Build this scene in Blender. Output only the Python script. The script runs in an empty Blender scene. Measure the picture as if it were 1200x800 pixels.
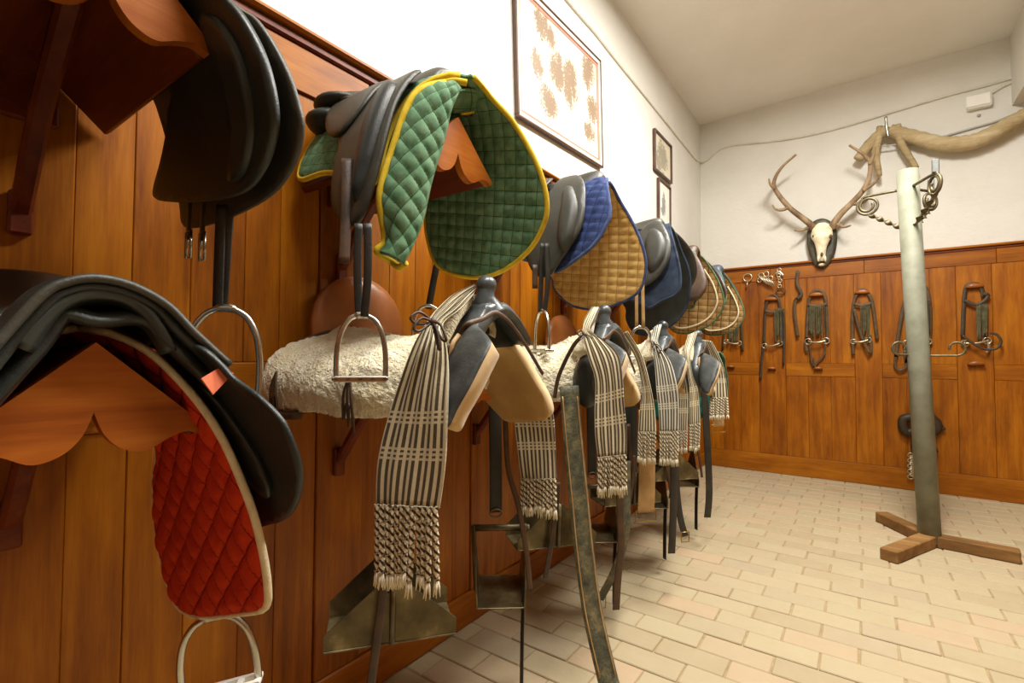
import bpy, bmesh, math, random
import numpy as np
from mathutils import Vector, Matrix
from mathutils.geometry import delaunay_2d_cdt
random.seed(7); np.random.seed(7)
D = bpy.data; COL = bpy.context.scene.collection
SC = bpy.context.scene

# ------------------------------------------------------------------ camera
F = 574.0
_vy = np.array([411, -19.6, -F]); _vy /= np.linalg.norm(_vy)
_vx = -np.array([-802, -14.9, -F]); _vx /= np.linalg.norm(_vx)
_vx = _vx - _vy * _vx.dot(_vy); _vx /= np.linalg.norm(_vx)
_vz = np.cross(_vx, _vy)
RW = np.array([_vx, _vy, _vz])
CAM = np.array([1.3384, 0.0, 1.0976])
YB = 5.2976            # back wall
ZC = 3.56              # ceiling at the left wall
cd = D.cameras.new('camera'); cam = D.objects.new('camera', cd); COL.objects.link(cam)
cd.sensor_width = 36; cd.lens = F / 1200 * 36; cd.clip_start = 0.02
M4 = Matrix.Identity(4)
for i in range(3):
    for j in range(3): M4[i][j] = RW[i][j]
    M4[i][3] = CAM[i]
cam.matrix_world = M4
SC.camera = cam

# ------------------------------------------------------------------ light
w = D.worlds.new('world'); SC.world = w; w.use_nodes = True
w.node_tree.nodes['Background'].inputs[0].default_value = (1.0, 0.93, 0.8, 1)
w.node_tree.nodes['Background'].inputs[1].default_value = 0.25
def area(name, loc, size, size_y, power, color, rot=(0, 0, 0)):
    l = D.lights.new(name, 'AREA'); l.shape = 'RECTANGLE'; l.size = size; l.size_y = size_y
    l.energy = power; l.color = color
    o = D.objects.new(name, l); COL.objects.link(o); o.location = loc; o.rotation_euler = rot
    return o
area('ceiling_lamp_far', (1.5, 2.75, 3.52), 0.3, 1.3, 80, (1.0, 0.975, 0.915))
area('near_fill_light', (1.3, 0.75, 3.5), 0.3, 1.3, 46, (1.0, 0.975, 0.915))  # unseen second light, added to brighten the near saddles
SC.view_settings.view_transform = 'Standard'
try: SC.view_settings.look = 'None'
except Exception: pass
SC.view_settings.gamma = 1.0
SC.view_settings.use_curve_mapping = False
SC.view_settings.exposure = 1.0

# ------------------------------------------------------------------ pixel helpers (frame 1200x800)
def ray(px, py): return RW @ np.array([px - 600.0, 400.0 - py, -F])
def PL(px, py, ax, v):
    d = ray(px, py); t = (v - CAM[ax]) / d[ax]; return CAM + d * t
def PX(px, py, x): return PL(px, py, 0, x)
def PY(px, py, y): return PL(px, py, 1, y)
def PZ(px, py, z=0.0): return PL(px, py, 2, z)
def A(*p): return np.array(p, dtype=float)

# ------------------------------------------------------------------ mesh helpers
def spl(pts, n=None, closed=False, k=8):
    """Catmull-Rom through pts"""
    P = np.array(pts, dtype=float); m = len(P)
    if m < 3:
        n = n or k
        t = np.linspace(0, 1, n)[:, None]; return P[0] * (1 - t) + P[-1] * t
    out = []
    segs = m if closed else m - 1
    for i in range(segs):
        if closed: a, b, c, d = P[(i - 1) % m], P[i], P[(i + 1) % m], P[(i + 2) % m]
        else: a, b, c, d = P[max(i - 1, 0)], P[i], P[i + 1], P[min(i + 2, m - 1)]
        for j in range(k):
            t = j / k
            out.append(0.5 * ((2 * b) + (-a + c) * t + (2 * a - 5 * b + 4 * c - d) * t * t + (-a + 3 * b - 3 * c + d) * t ** 3))
    if not closed: out.append(P[-1])
    out = np.array(out)
    if n:
        q = np.vstack([out, out[:1]]) if closed else out
        L = np.r_[0, np.cumsum(np.linalg.norm(np.diff(q, axis=0), axis=1))]
        s = np.linspace(0, L[-1], n + 1)[:-1] if closed else np.linspace(0, L[-1], n)
        out = np.stack([np.interp(s, L, q[:, c]) for c in range(q.shape[1])], 1)
    return out

def tag(o, label=None, cat=None, group=None, kind=None):
    if label: o['label'] = label
    if cat: o['category'] = cat
    if group: o['group'] = group
    if kind: o['kind'] = kind
    return o

def thing(name, label, cat, loc=(0, 0, 0), group=None):
    o = D.objects.new(name, None); COL.objects.link(o); o.location = loc
    o.empty_display_size = 0.05
    return tag(o, label, cat, group)

def mk(name, V, Fc, mat, parent=None, smooth=True, uv=None, label=None):
    me = D.meshes.new(name)
    me.from_pydata([tuple(map(float, v)) for v in V], [], [tuple(int(i) for i in f) for f in Fc])
    if smooth: me.polygons.foreach_set('use_smooth', [True] * len(me.polygons))
    if uv is not None:
        ul = me.uv_layers.new(name='UVMap'); idx = np.empty(len(me.loops), dtype=np.int32)
        me.loops.foreach_get('vertex_index', idx)
        ul.data.foreach_set('uv', np.asarray(uv, dtype=np.float32)[idx].ravel())
    if isinstance(mat, (list, tuple)):
        for m in mat: me.materials.append(m)
    else: me.materials.append(mat)
    me.update()
    return lk(name, me, parent, label)

def wloc(o):
    v = Vector((0, 0, 0))
    while o: v = v + o.location; o = o.parent
    return v
def lk(name, me, parent=None, label=None):
    o = D.objects.new(name, me); COL.objects.link(o)
    if parent is not None:
        o.parent = parent
        # every thing root is an unrotated Empty: keep the mesh in world coordinates
        root = parent
        while root.parent: root = root.parent
        if parent is root: o.matrix_parent_inverse = Matrix.Translation(-root.location)
    if label: o['label'] = label
    return o

def merge(*parts):
    V = []; Fc = []; n = 0
    for v, f in parts:
        V.extend(list(v)); Fc.extend([tuple(i + n for i in q) for q in f]); n += len(v)
    return V, Fc

def vnorm(V, Fc):
    V = np.asarray(V); N = np.zeros_like(V)
    for f in Fc:
        a, b, c = V[f[0]], V[f[1]], V[f[2]]
        nn = np.cross(b - a, c - a)
        for i in f: N[i] += nn
    l = np.linalg.norm(N, axis=1); l[l < 1e-12] = 1
    return N / l[:, None]

def shell(V, Fc, thick, facing=None, height=None, uv=None):
    """solid sheet: front surface raised by height (per vertex), back offset by thick"""
    V = np.asarray(V, dtype=float); Fc = [tuple(f) for f in Fc]
    N = vnorm(V, Fc)
    if facing is not None and N.mean(0).dot(np.asarray(facing, float)) < 0:
        Fc = [f[::-1] for f in Fc]; N = -N
    n = len(V)
    top = V if height is None else V + N * np.asarray(height)[:, None]
    bot = V - N * thick
    E = {}
    for f in Fc:
        for i in range(len(f)):
            a, b = f[i], f[(i + 1) % len(f)]
            if (b, a) in E: del E[(b, a)]
            else: E[(a, b)] = 1
    F2 = list(Fc) + [tuple(i + n for i in f[::-1]) for f in Fc] + [(b, a, a + n, b + n) for a, b in E]
    U = None if uv is None else np.vstack([uv, uv])
    return np.vstack([top, bot]), F2, U

def loft(rows, nu=24, nv=24, closed=False):
    """rows: list of curves (lists of 3D points). returns grid V, faces, uv, grid shape"""
    R = [spl(r, nv) for r in rows]
    R = np.array(R)                       # rows x nv x 3
    G = np.array([spl(R[:, j], nu) for j in range(nv)])   # nv x nu x 3
    G = G.transpose(1, 0, 2)              # nu x nv
    V = G.reshape(-1, 3); Fc = []
    for i in range(nu - 1):
        for j in range(nv - 1):
            a = i * nv + j; Fc.append((a, a + 1, a + nv + 1, a + nv))
        if closed:
            a = i * nv + nv - 1; Fc.append((a, i * nv, (i + 1) * nv, a + nv))
    uu, vv = np.meshgrid(np.linspace(0, 1, nu), np.linspace(0, 1, nv), indexing='ij')
    return V, Fc, np.stack([vv.ravel(), uu.ravel()], 1)

def frames(P, up=None, closed=False):
    P = np.asarray(P, float); n = len(P)
    T = np.zeros_like(P)
    if closed: T = np.roll(P, -1, 0) - np.roll(P, 1, 0)
    else:
        T[1:-1] = P[2:] - P[:-2]; T[0] = P[1] - P[0]; T[-1] = P[-1] - P[-2]
    T /= np.maximum(np.linalg.norm(T, axis=1), 1e-9)[:, None]
    S = np.zeros_like(P)
    if up is not None:
        U = np.broadcast_to(np.asarray(up, float), P.shape)
        S = np.cross(U, T); l = np.linalg.norm(S, axis=1)
        S /= np.maximum(l, 1e-6)[:, None]
    else:
        s = np.cross(T[0], [0.31, 0.2, 0.93])
        if np.linalg.norm(s) < 1e-3: s = np.cross(T[0], [1, 0, 0])
        for i in range(n):
            s = s - T[i] * s.dot(T[i]); s /= max(np.linalg.norm(s), 1e-9); S[i] = s
    U = np.cross(T, S)
    return T, S, U

def sweep(P, sec, up=None, closed=False, scale=None, twist=None, cap=True):
    """sweep a 2D section (list of (s,u)) along P"""
    P = np.asarray(P, float); n = len(P); sec = np.asarray(sec, float); m = len(sec)
    T, S, U = frames(P, up, closed)
    V = []
    for i in range(n):
        sc = 1.0 if scale is None else scale[i]
        c = sec * sc
        if twist is not None:
            a = twist[i]; c = np.stack([c[:, 0] * math.cos(a) - c[:, 1] * math.sin(a), c[:, 0] * math.sin(a) + c[:, 1] * math.cos(a)], 1)
        V.append(P[i] + S[i] * c[:, :1] + U[i] * c[:, 1:2])
    V = np.vstack(V); Fc = []
    for i in range(n if closed else n - 1):
        for j in range(m):
            a = i * m + j; b = i * m + (j + 1) % m; k = ((i + 1) % n) * m
            Fc.append((a, b, k + (j + 1) % m, k + j))
    if not closed and cap:
        Fc.append(tuple(range(m))[::-1]); Fc.append(tuple((n - 1) * m + j for j in range(m)))
    uv = []
    for i in range(n):
        for j in range(m): uv.append((j / m, i / max(n - 1, 1)))
    return V, Fc, np.array(uv)

def circ(r, n=8, sy=1.0): return [(r * math.cos(2 * math.pi * i / n), r * sy * math.sin(2 * math.pi * i / n)) for i in range(n)]
def tube(P, r, n=8, closed=False):
    if np.ndim(r) == 0: V, f, u = sweep(P, circ(r, n), closed=closed)
    else: V, f, u = sweep(P, circ(1.0, n), closed=closed, scale=r)
    return V, f
def strap_sec(w, t):
    c = min(t * .45, w * .2)
    return [(-w / 2 + c, -t / 2), (w / 2 - c, -t / 2), (w / 2, -t / 2 + c), (w / 2, t / 2 - c), (w / 2 - c, t / 2), (-w / 2 + c, t / 2), (-w / 2, t / 2 - c), (-w / 2, -t / 2 + c)]
def strap(P, w, t, up):
    """flat strap; 'up' is the face normal"""
    V, f, u = sweep(P, strap_sec(w, t), up=up); return V, f

def cbox(lo, hi, c=0.004):
    lo = np.array(lo, float); hi = np.array(hi, float)
    c = min(c, *(0.45 * (hi - lo)))
    bm = bmesh.new(); pts = []
    for sx in (0, 1):
        for sy in (0, 1):
            for sz in (0, 1):
                p = np.array([hi[0] if sx else lo[0], hi[1] if sy else lo[1], hi[2] if sz else lo[2]])
                d = np.array([-1 if sx else 1, -1 if sy else 1, -1 if sz else 1]) * c
                for k in range(3):
                    q = p + d; q[k] = p[k]; pts.append(q)
    for q in pts: bm.verts.new(q)
    bmesh.ops.convex_hull(bm, input=bm.verts[:])
    bmesh.ops.dissolve_limit(bm, angle_limit=0.02, verts=bm.verts[:], edges=bm.edges[:])
    bm.verts.index_update()
    V = [tuple(v.co) for v in bm.verts]; Fc = [tuple(v.index for v in f.verts) for f in bm.faces]
    bm.free(); return V, Fc

def xf(VF, M):
    V, f = VF[0], VF[1]; M = np.array(M); V = np.asarray(V, float)
    return V @ M[:3, :3].T + M[:3, 3], f

def ball(c, r, n=14, m=9):
    if np.ndim(r) == 0: r = (r, r, r)
    V = []; Fc = []
    for i in range(m + 1):
        th = math.pi * i / m
        for j in range(n):
            ph = 2 * math.pi * j / n
            V.append((c[0] + r[0] * math.sin(th) * math.cos(ph), c[1] + r[1] * math.sin(th) * math.sin(ph), c[2] + r[2] * math.cos(th)))
    for i in range(m):
        for j in range(n):
            a = i * n + j; b = i * n + (j + 1) % n
            Fc.append((a, a + n, b + n, b))
    return V, Fc

def inside(P, poly):
    x, y = P[:, 0], P[:, 1]; c = np.zeros(len(P), bool); n = len(poly)
    for i in range(n):
        x1, y1 = poly[i]; x2, y2 = poly[(i + 1) % n]
        m = ((y1 > y) != (y2 > y)) & (x < (x2 - x1) * (y - y1) / ((y2 - y1) if abs(y2 - y1) > 1e-12 else 1e-12) + x1)
        c ^= m
    return c
def pdist(P, poly):
    d = np.full(len(P), 1e9); n = len(poly)
    for i in range(n):
        a = poly[i]; b = poly[(i + 1) % n]; ab = b - a; L = max(ab.dot(ab), 1e-12)
        t = np.clip(((P - a) @ ab) / L, 0, 1)
        d = np.minimum(d, np.linalg.norm(P - a - t[:, None] * ab, axis=1))
    return d
def fill(poly, h):
    """dense triangulated fill of a 2D polygon. returns points, faces, dist to border"""
    poly = np.asarray(poly, float)
    lo = poly.min(0); hi = poly.max(0)
    gx = np.arange(lo[0] + h * .5, hi[0], h); gy = np.arange(lo[1] + h * .5, hi[1], h)
    X, Y = np.meshgrid(gx, gy); G = np.stack([X.ravel(), Y.ravel()], 1)
    if len(G):
        G = G[inside(G, poly)]
        if len(G): G = G[pdist(G, poly) > h * .45]
    nb = len(poly)
    allp = [Vector(p) for p in poly] + [Vector(p) for p in G]
    r = delaunay_2d_cdt(allp, [(i, (i + 1) % nb) for i in range(nb)], [], 1, 1e-7)
    P = np.array([tuple(v) for v in r[0]]); Fc = [tuple(f) for f in r[2]]
    return P, Fc, pdist(P, poly)

def plate(poly, org, U, Vv, thick, h=0.02, bulge=0, br=0.03, smooth_poly=False, k=6):
    """flat-ish solid plate from a 2D outline placed in the frame (org; U, Vv)"""
    if smooth_poly: poly = spl(poly, closed=True, k=k)
    P, Fc, d = fill(poly, h)
    U = np.array(U, float); Vv = np.array(Vv, float); org = np.array(org, float)
    N = np.cross(U, Vv)
    W = org + P[:, :1] * U + P[:, 1:2] * Vv
    hgt = bulge * np.sqrt(np.clip(1 - (1 - np.clip(d / br, 0, 1)) ** 2, 0, 1)) if bulge else None
    V, f, uv = shell(W, Fc, thick, N, hgt, P)
    return V, f, uv

# ------------------------------------------------------------------ materials
def srgb(r, g, b):
    def f(c):
        c /= 255.0
        return c / 12.92 if c <= 0.04045 else ((c + 0.055) / 1.055) ** 2.4
    return (f(r), f(g), f(b), 1.0)

class NT:
    def __init__(s, name):
        s.m = D.materials.new(name); s.m.use_nodes = True; s.t = s.m.node_tree; s.b = s.t.nodes['Principled BSDF']
    def n(s, typ, **kw):
        x = s.t.nodes.new(typ)
        for k, v in kw.items(): setattr(x, k, v)
        return x
    def l(s, a, b): s.t.links.new(a, b)
    def val(s, sock, v):
        if hasattr(v, 'is_linked'): s.l(v, sock)
        else: sock.default_value = v
    def math(s, op, a, b=None):
        x = s.n('ShaderNodeMath', operation=op); s.val(x.inputs[0], a)
        if b is not None: s.val(x.inputs[1], b)
        return x.outputs[0]
    def mix(s, f, a, b, blend='MIX'):
        x = s.n('ShaderNodeMix', data_type='RGBA', blend_type=blend)
        s.val(x.inputs[0], f); s.val(x.inputs[6], a); s.val(x.inputs[7], b); return x.outputs[2]
    def coord(s, which='Object', scale=(1, 1, 1), loc=(0, 0, 0), rot=(0, 0, 0)):
        tc = s.n('ShaderNodeTexCoord'); mp = s.n('ShaderNodeMapping')
        s.l(tc.outputs[which], mp.inputs[0]); mp.inputs['Scale'].default_value = scale
        mp.inputs['Location'].default_value = loc; mp.inputs['Rotation'].default_value = rot
        return mp.outputs[0]
    def noise(s, vec, scale, detail=4, rough=.55, dist=0.0):
        x = s.n('ShaderNodeTexNoise'); s.l(vec, x.inputs['Vector']); x.inputs['Scale'].default_value = scale
        x.inputs['Detail'].default_value = detail; x.inputs['Roughness'].default_value = rough; x.inputs['Distortion'].default_value = dist
        return x.outputs['Fac']
    def ramp(s, f, stops):
        x = s.n('ShaderNodeValToRGB'); s.l(f, x.inputs[0]); e = x.color_ramp.elements
        while len(e) < len(stops): e.new(0.5)
        for i, (p, c) in enumerate(stops):
            e[i].position = p; e[i].color = c if len(c) == 4 else (*c, 1)
        return x.outputs[0]
    def step(s, f, a, b): return s.ramp(f, [(a, (0, 0, 0, 1)), (b, (1, 1, 1, 1))])
    def bump(s, h, strength=.3, dist=.01):
        x = s.n('ShaderNodeBump'); x.inputs['Strength'].default_value = strength; x.inputs['Distance'].default_value = dist
        s.l(h, x.inputs['Height']); s.l(x.outputs[0], s.b.inputs['Normal'])
    def out(s, color, rough=.5, metal=0.0, spec=.5, coat=0.0, sheen=0.0):
        s.val(s.b.inputs['Base Color'], color); s.val(s.b.inputs['Roughness'], rough); s.b.inputs['Metallic'].default_value = metal
        s.b.inputs['Specular IOR Level'].default_value = spec
        if coat: s.b.inputs['Coat Weight'].default_value = coat; s.b.inputs['Coat Roughness'].default_value = .15
        if sheen: s.b.inputs['Sheen Weight'].default_value = sheen
        return s.m

def mottled(name, c1, c2, scale=8, rough=.5, metal=0, bump=.15, bscale=120, spec=.5, c3=None, stretch=(1, 1, 1), coat=0, bdist=.003, sheen=0, which='Object'):
    t = NT(name); v = t.coord(which, stretch)
    f = t.noise(v, scale, 5)
    stops = [(.3, srgb(*c1)), (.7, srgb(*c2))] if c3 is None else [(.28, srgb(*c1)), (.52, srgb(*c2)), (.74, srgb(*c3))]
    col = t.ramp(f, stops)
    if bump: t.bump(t.noise(v, bscale, 3), bump, bdist)
    return t.out(col, rough, metal, spec, coat, sheen)

def wood(name, dark, mid, light, axis, rough=.38, spec=.4, grain=26, coat=0.0, blot=1.0):
    """varnished boards: grain stretched along axis, blotchy stain, per-object shift"""
    t = NT(name); st = [1, 1, 1]; st[axis] = 0.07
    oi = t.n('ShaderNodeObjectInfo'); tc = t.n('ShaderNodeTexCoord'); ad = t.n('ShaderNodeVectorMath', operation='ADD')
    cb = t.n('ShaderNodeCombineXYZ'); r7 = t.math('MULTIPLY', oi.outputs['Random'], 7.3)
    for i in range(3): t.l(r7, cb.inputs[i])
    t.l(tc.outputs['Object'], ad.inputs[0]); t.l(cb.outputs[0], ad.inputs[1])
    mp = t.n('ShaderNodeMapping'); t.l(ad.outputs[0], mp.inputs[0]); mp.inputs['Scale'].default_value = st
    g = t.noise(mp.outputs[0], grain, 6, .6, .4)
    st2 = [1, 1, 1]; st2[axis] = .45
    mp2 = t.n('ShaderNodeMapping'); t.l(ad.outputs[0], mp2.inputs[0]); mp2.inputs['Scale'].default_value = st2
    b = t.noise(mp2.outputs[0], 4.0, 4, .6, .3)
    fine = t.noise(mp.outputs[0], grain * 7, 3, .6)
    s = t.math('ADD', t.math('MULTIPLY', g, .42), t.math('MULTIPLY', b, .43 * blot))
    s = t.math('ADD', s, t.math('MULTIPLY', fine, .15))
    s = t.math('ADD', s, t.math('MULTIPLY', t.math('SUBTRACT', oi.outputs['Random'], .5), .05))
    col = t.ramp(s, [(.33, srgb(*dark)), (.5, srgb(*mid)), (.66, srgb(*light))])
    t.bump(t.math('ADD', g, t.math('MULTIPLY', fine, .6)), .12, .004)
    return t.out(col, rough, 0, spec, coat)

m_wallwood_v = wood('varnished_wall_wood', (96, 44, 3), (146, 82, 5), (178, 110, 14), 2, .42, .28)
m_wallwood_y = wood('varnished_rail_wood', (102, 48, 4), (144, 82, 6), (172, 106, 16), 1, .42, .28)
m_wallwood_x = wood('varnished_rail_wood_back', (102, 48, 4), (144, 82, 6), (172, 106, 16), 0, .42, .28)
m_rack = wood('rack_wood', (66, 22, 5), (102, 40, 10), (130, 62, 22), 0, .45, .3, 20)
m_rackplate = wood('rack_plate_wood', (124, 56, 12), (164, 88, 24), (190, 118, 44), 1, .45, .3, 20)
m_post_foot = wood('timber_foot', (92, 64, 34), (128, 92, 50), (160, 122, 76), 0, .8, .2, 24)
m_log = wood('weathered_log', (132, 114, 82), (172, 152, 114), (198, 182, 148), 0, .85, .15, 30)
m_gap = mottled('dark_gap', (84, 40, 10), (100, 50, 14), 10, .8, bump=0)

def plaster(name, c1, c2, bs=.25):
    t = NT(name); v = t.coord('Object')
    f = t.noise(v, 1.6, 5, .6)
    col = t.ramp(f, [(.3, srgb(*c1)), (.7, srgb(*c2))])
    big = t.noise(v, 14, 4); small = t.noise(v, 90, 3)
    t.bump(t.math('ADD', t.math('MULTIPLY', big, 1.0), t.math('MULTIPLY', small, .35)), bs, .02)
    return t.out(col, .9, 0, .15)
m_plaster = plaster('white_plaster', (214, 211, 201), (225, 222, 214))
m_ceiling = plaster('ceiling_plaster', (232, 230, 222), (240, 238, 232), .12)

def brickmat():
    t = NT('pale_floor_brick'); oi = t.n('ShaderNodeObjectInfo'); v = t.coord('Object')
    gv = t.n('ShaderNodeNewGeometry')
    base = t.ramp(oi.outputs['Random'], [(0, srgb(160, 142, 110)), (.3, srgb(174, 158, 125)), (.6, srgb(166, 151, 120)), (.85, srgb(180, 152, 121)), (1, srgb(158, 146, 119))])
    f = t.noise(gv.outputs['Position'], 9, 5, .65)
    c = t.mix(t.math('MULTIPLY', f, .55), base, srgb(188, 174, 143))
    sp = t.step(t.noise(gv.outputs['Position'], 38, 3), .62, .74)
    c = t.mix(t.math('MULTIPLY', sp, .3), c, srgb(168, 140, 104))
    t.bump(t.noise(gv.outputs['Position'], 60, 4), .25, .006)
    return t.out(c, .62, 0, .35)
m_brick = brickmat()
m_mortar = mottled('mortar', (150, 126, 88), (176, 152, 112), 20, .95, bump=.3, bscale=80)

m_blackleather = mottled('black_leather', (20, 24, 22), (38, 44, 40), 14, .42, bump=.25, bscale=260, spec=.5)
m_blacksmooth = mottled('black_smooth_leather', (26, 30, 28), (50, 56, 52), 6, .36, bump=.12, bscale=200, spec=.5)
m_greyleather = mottled('worn_grey_leather', (38, 38, 32), (68, 66, 56), 9, .5, bump=.25, bscale=240)
m_oliveleather = mottled('dark_olive_leather', (34, 34, 27), (60, 57, 46), 9, .45, bump=.25, bscale=240)
m_blueleather = mottled('blue_grey_leather', (44, 54, 64), (70, 80, 90), 9, .45, bump=.2, bscale=240)
m_strapblack = mottled('black_strap_leather', (24, 24, 20), (46, 42, 34), 22, .5, bump=.3, bscale=200)
m_strapbrown = mottled('brown_strap_leather', (50, 32, 18), (84, 56, 32), 16, .5, bump=.3, bscale=200)
m_straptan = mottled('tan_strap_leather', (146, 112, 66), (184, 148, 96), 14, .55, bump=.2, bscale=160)
def wornstrap():
    t = NT('worn_tooled_strap'); v = t.coord('Object')
    f = t.noise(v, 26, 6, .7); g = t.n('ShaderNodeNewGeometry'); sx = t.n('ShaderNodeSeparateXYZ'); t.l(g.outputs['Position'], sx.inputs[0])
    c = t.ramp(f, [(.3, srgb(50, 56, 46)), (.5, srgb(92, 92, 72)), (.68, srgb(140, 128, 94))])
    t.bump(t.noise(v, 110, 5, .7), .7, .006)
    return t.out(c, .55, 0, .4)
m_wornstrap = wornstrap()
m_horn = mottled('polished_horn_leather', (46, 50, 52), (76, 82, 84), 14, .3, bump=.2, bscale=120, spec=.6, c3=(104, 106, 102))
m_kneeout = mottled('scuffed_dark_leather', (36, 38, 37), (60, 62, 60), 16, .45, bump=.25, bscale=140, spec=.4, c3=(92, 93, 88))
m_cantle = mottled('brown_cantle_leather', (138, 78, 34), (178, 112, 62), 5, .34, bump=.08, bscale=160, spec=.5)
m_suede = mottled('tan_suede', (170, 132, 72), (202, 166, 108), 7, .9, bump=.2, bscale=300, spec=.15, sheen=.25)
m_suede_pale = mottled('pale_suede', (196, 164, 116), (220, 194, 150), 7, .9, bump=.2, bscale=300, spec=.15, sheen=.2)
m_fleece = mottled('cream_fleece', (232, 216, 174), (248, 240, 214), 26, .95, bump=.9, bscale=150, spec=.1, bdist=.012, sheen=.3)
m_fleecedark = mottled('dark_fleece_lining', (60, 44, 26), (92, 70, 44), 20, .95, bump=.5, bscale=90)
m_steel = mottled('stirrup_steel', (176, 174, 166), (204, 202, 194), 30, .26, 1.0, bump=0)
m_ironbox = mottled('box_stirrup_iron', (58, 50, 32), (100, 88, 60), 12, .36, .6, bump=.12, bscale=40, c3=(156, 142, 106))
m_brass = mottled('brass', (150, 118, 50), (190, 156, 80), 30, .35, .9, bump=0)

def quiltmat(name, c1, c2, thread_shade, cell, ang, skew=1.0, lw=.05):
    """quilted cloth: UV in metres; dark stitch lines also paint in the crease shade of the seams"""
    t = NT(name); tc = t.n('ShaderNodeTexCoord'); sp = t.n('ShaderNodeSeparateXYZ'); t.l(tc.outputs['UV'], sp.inputs[0]); u, v = sp.outputs[0], sp.outputs[1]
    c, s_ = math.cos(ang), math.sin(ang)
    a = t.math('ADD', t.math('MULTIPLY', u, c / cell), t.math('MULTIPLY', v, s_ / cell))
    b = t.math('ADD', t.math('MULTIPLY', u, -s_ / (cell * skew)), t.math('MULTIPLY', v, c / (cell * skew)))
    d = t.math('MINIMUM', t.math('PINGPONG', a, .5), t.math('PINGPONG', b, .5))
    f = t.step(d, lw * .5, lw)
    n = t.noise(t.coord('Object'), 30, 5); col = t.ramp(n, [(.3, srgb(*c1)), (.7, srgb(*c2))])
    col = t.mix(f, srgb(*thread_shade), col)  # stitching darkened to stand for shade in the quilt creases
    t.bump(t.noise(t.coord('Object'), 420, 3), .3, .003)
    return t.out(col, .85, 0, .2)

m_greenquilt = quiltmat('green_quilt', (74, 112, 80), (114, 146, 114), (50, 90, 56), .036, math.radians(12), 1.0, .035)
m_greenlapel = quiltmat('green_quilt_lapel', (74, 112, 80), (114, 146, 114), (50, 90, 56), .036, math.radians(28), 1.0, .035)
m_yellow = mottled('yellow_binding', (196, 164, 30), (222, 192, 58), 40, .8, bump=.3, bscale=400, spec=.2)
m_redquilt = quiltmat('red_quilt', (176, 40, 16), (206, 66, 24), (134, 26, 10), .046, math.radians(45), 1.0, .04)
m_creambind = mottled('cream_binding', (214, 198, 160), (236, 224, 192), 40, .9, bump=.4, bscale=300, spec=.2)
m_olivebind = mottled('olive_binding', (116, 92, 40), (150, 120, 62), 40, .9, bump=.3, bscale=300, spec=.2)
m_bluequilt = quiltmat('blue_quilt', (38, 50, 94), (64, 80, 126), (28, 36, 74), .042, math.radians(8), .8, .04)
m_bluebind = mottled('blue_binding', (52, 66, 110), (88, 100, 140), 40, .85, bump=.3, bscale=400, spec=.2)
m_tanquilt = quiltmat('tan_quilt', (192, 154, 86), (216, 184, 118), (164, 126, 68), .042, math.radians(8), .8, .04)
m_navypad = mottled('navy_felt', (34, 42, 58), (64, 74, 90), 18, .9, bump=.3, bscale=300, spec=.15)
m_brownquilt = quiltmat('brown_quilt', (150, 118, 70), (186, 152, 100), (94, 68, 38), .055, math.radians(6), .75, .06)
m_greenbind = mottled('dull_green_binding', (70, 92, 66), (104, 122, 92), 40, .85, bump=.3, bscale=300, spec=.2)
m_teal = mottled('teal_pad_cloth', (22, 84, 70), (44, 116, 92), 30, .85, bump=.3, bscale=300, spec=.2)
m_orange = mottled('orange_tag', (214, 104, 66), (230, 122, 84), 30, .7, bump=0)
m_post = mottled('grey_green_paint', (108, 108, 92), (126, 126, 108), 10, .6, bump=.12, bscale=60, spec=.3, c3=(136, 136, 120))
m_iron = mottled('wrought_iron', (86, 76, 54), (122, 110, 84), 30, .5, .7, bump=.2, bscale=90)
m_irongrey = mottled('grey_iron', (96, 100, 98), (130, 132, 128), 30, .5, .5, bump=.1, bscale=90)
m_bone = mottled('bone', (206, 192, 150), (238, 228, 196), 22, .6, bump=.25, bscale=90, c3=(246, 240, 216))
m_bonedark = mottled('bone_hollow', (84, 62, 38), (120, 92, 58), 20, .8, bump=0)
m_antler = mottled('antler', (100, 78, 52), (150, 124, 92), 18, .6, bump=.4, bscale=80, stretch=(1, 1, .3), c3=(180, 156, 122))
m_plaque = mottled('dark_plaque', (56, 52, 38), (84, 78, 58), 10, .5, bump=.1)
m_bridle = mottled('bridle_leather', (58, 40, 18), (92, 68, 36), 24, .55, bump=.3, bscale=160)
m_bridledark = mottled('dark_bridle_leather', (38, 28, 14), (64, 50, 28), 24, .55, bump=.3, bscale=160)
m_bridlefringe = mottled('dark_green_fringe', (50, 50, 28), (92, 84, 52), 34, .8, bump=.5, bscale=140)
m_bit = mottled('bit_steel', (176, 166, 138), (208, 200, 174), 30, .3, .85, bump=0)
m_white = mottled('white_plastic', (232, 230, 222), (240, 238, 232), 5, .5, bump=0)
m_cable = mottled('painted_cable', (206, 200, 184), (222, 217, 202), 12, .7, bump=0)
m_cablegrey = mottled('grey_cable', (168, 164, 152), (186, 182, 170), 12, .7, bump=0)
m_frame = mottled('dark_frame_wood', (66, 44, 32), (96, 66, 48), 8, .4, bump=.1, stretch=(1, 1, 1))
m_framepale = mottled('pale_frame_slip', (216, 204, 182), (232, 222, 202), 8, .5, bump=0)
m_mount = mottled('pink_mount', (176, 116, 98), (194, 136, 118), 8, .8, bump=0)
m_hook = mottled('hook_wood', (128, 68, 14), (160, 94, 30), 10, .4, bump=.05)

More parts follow.
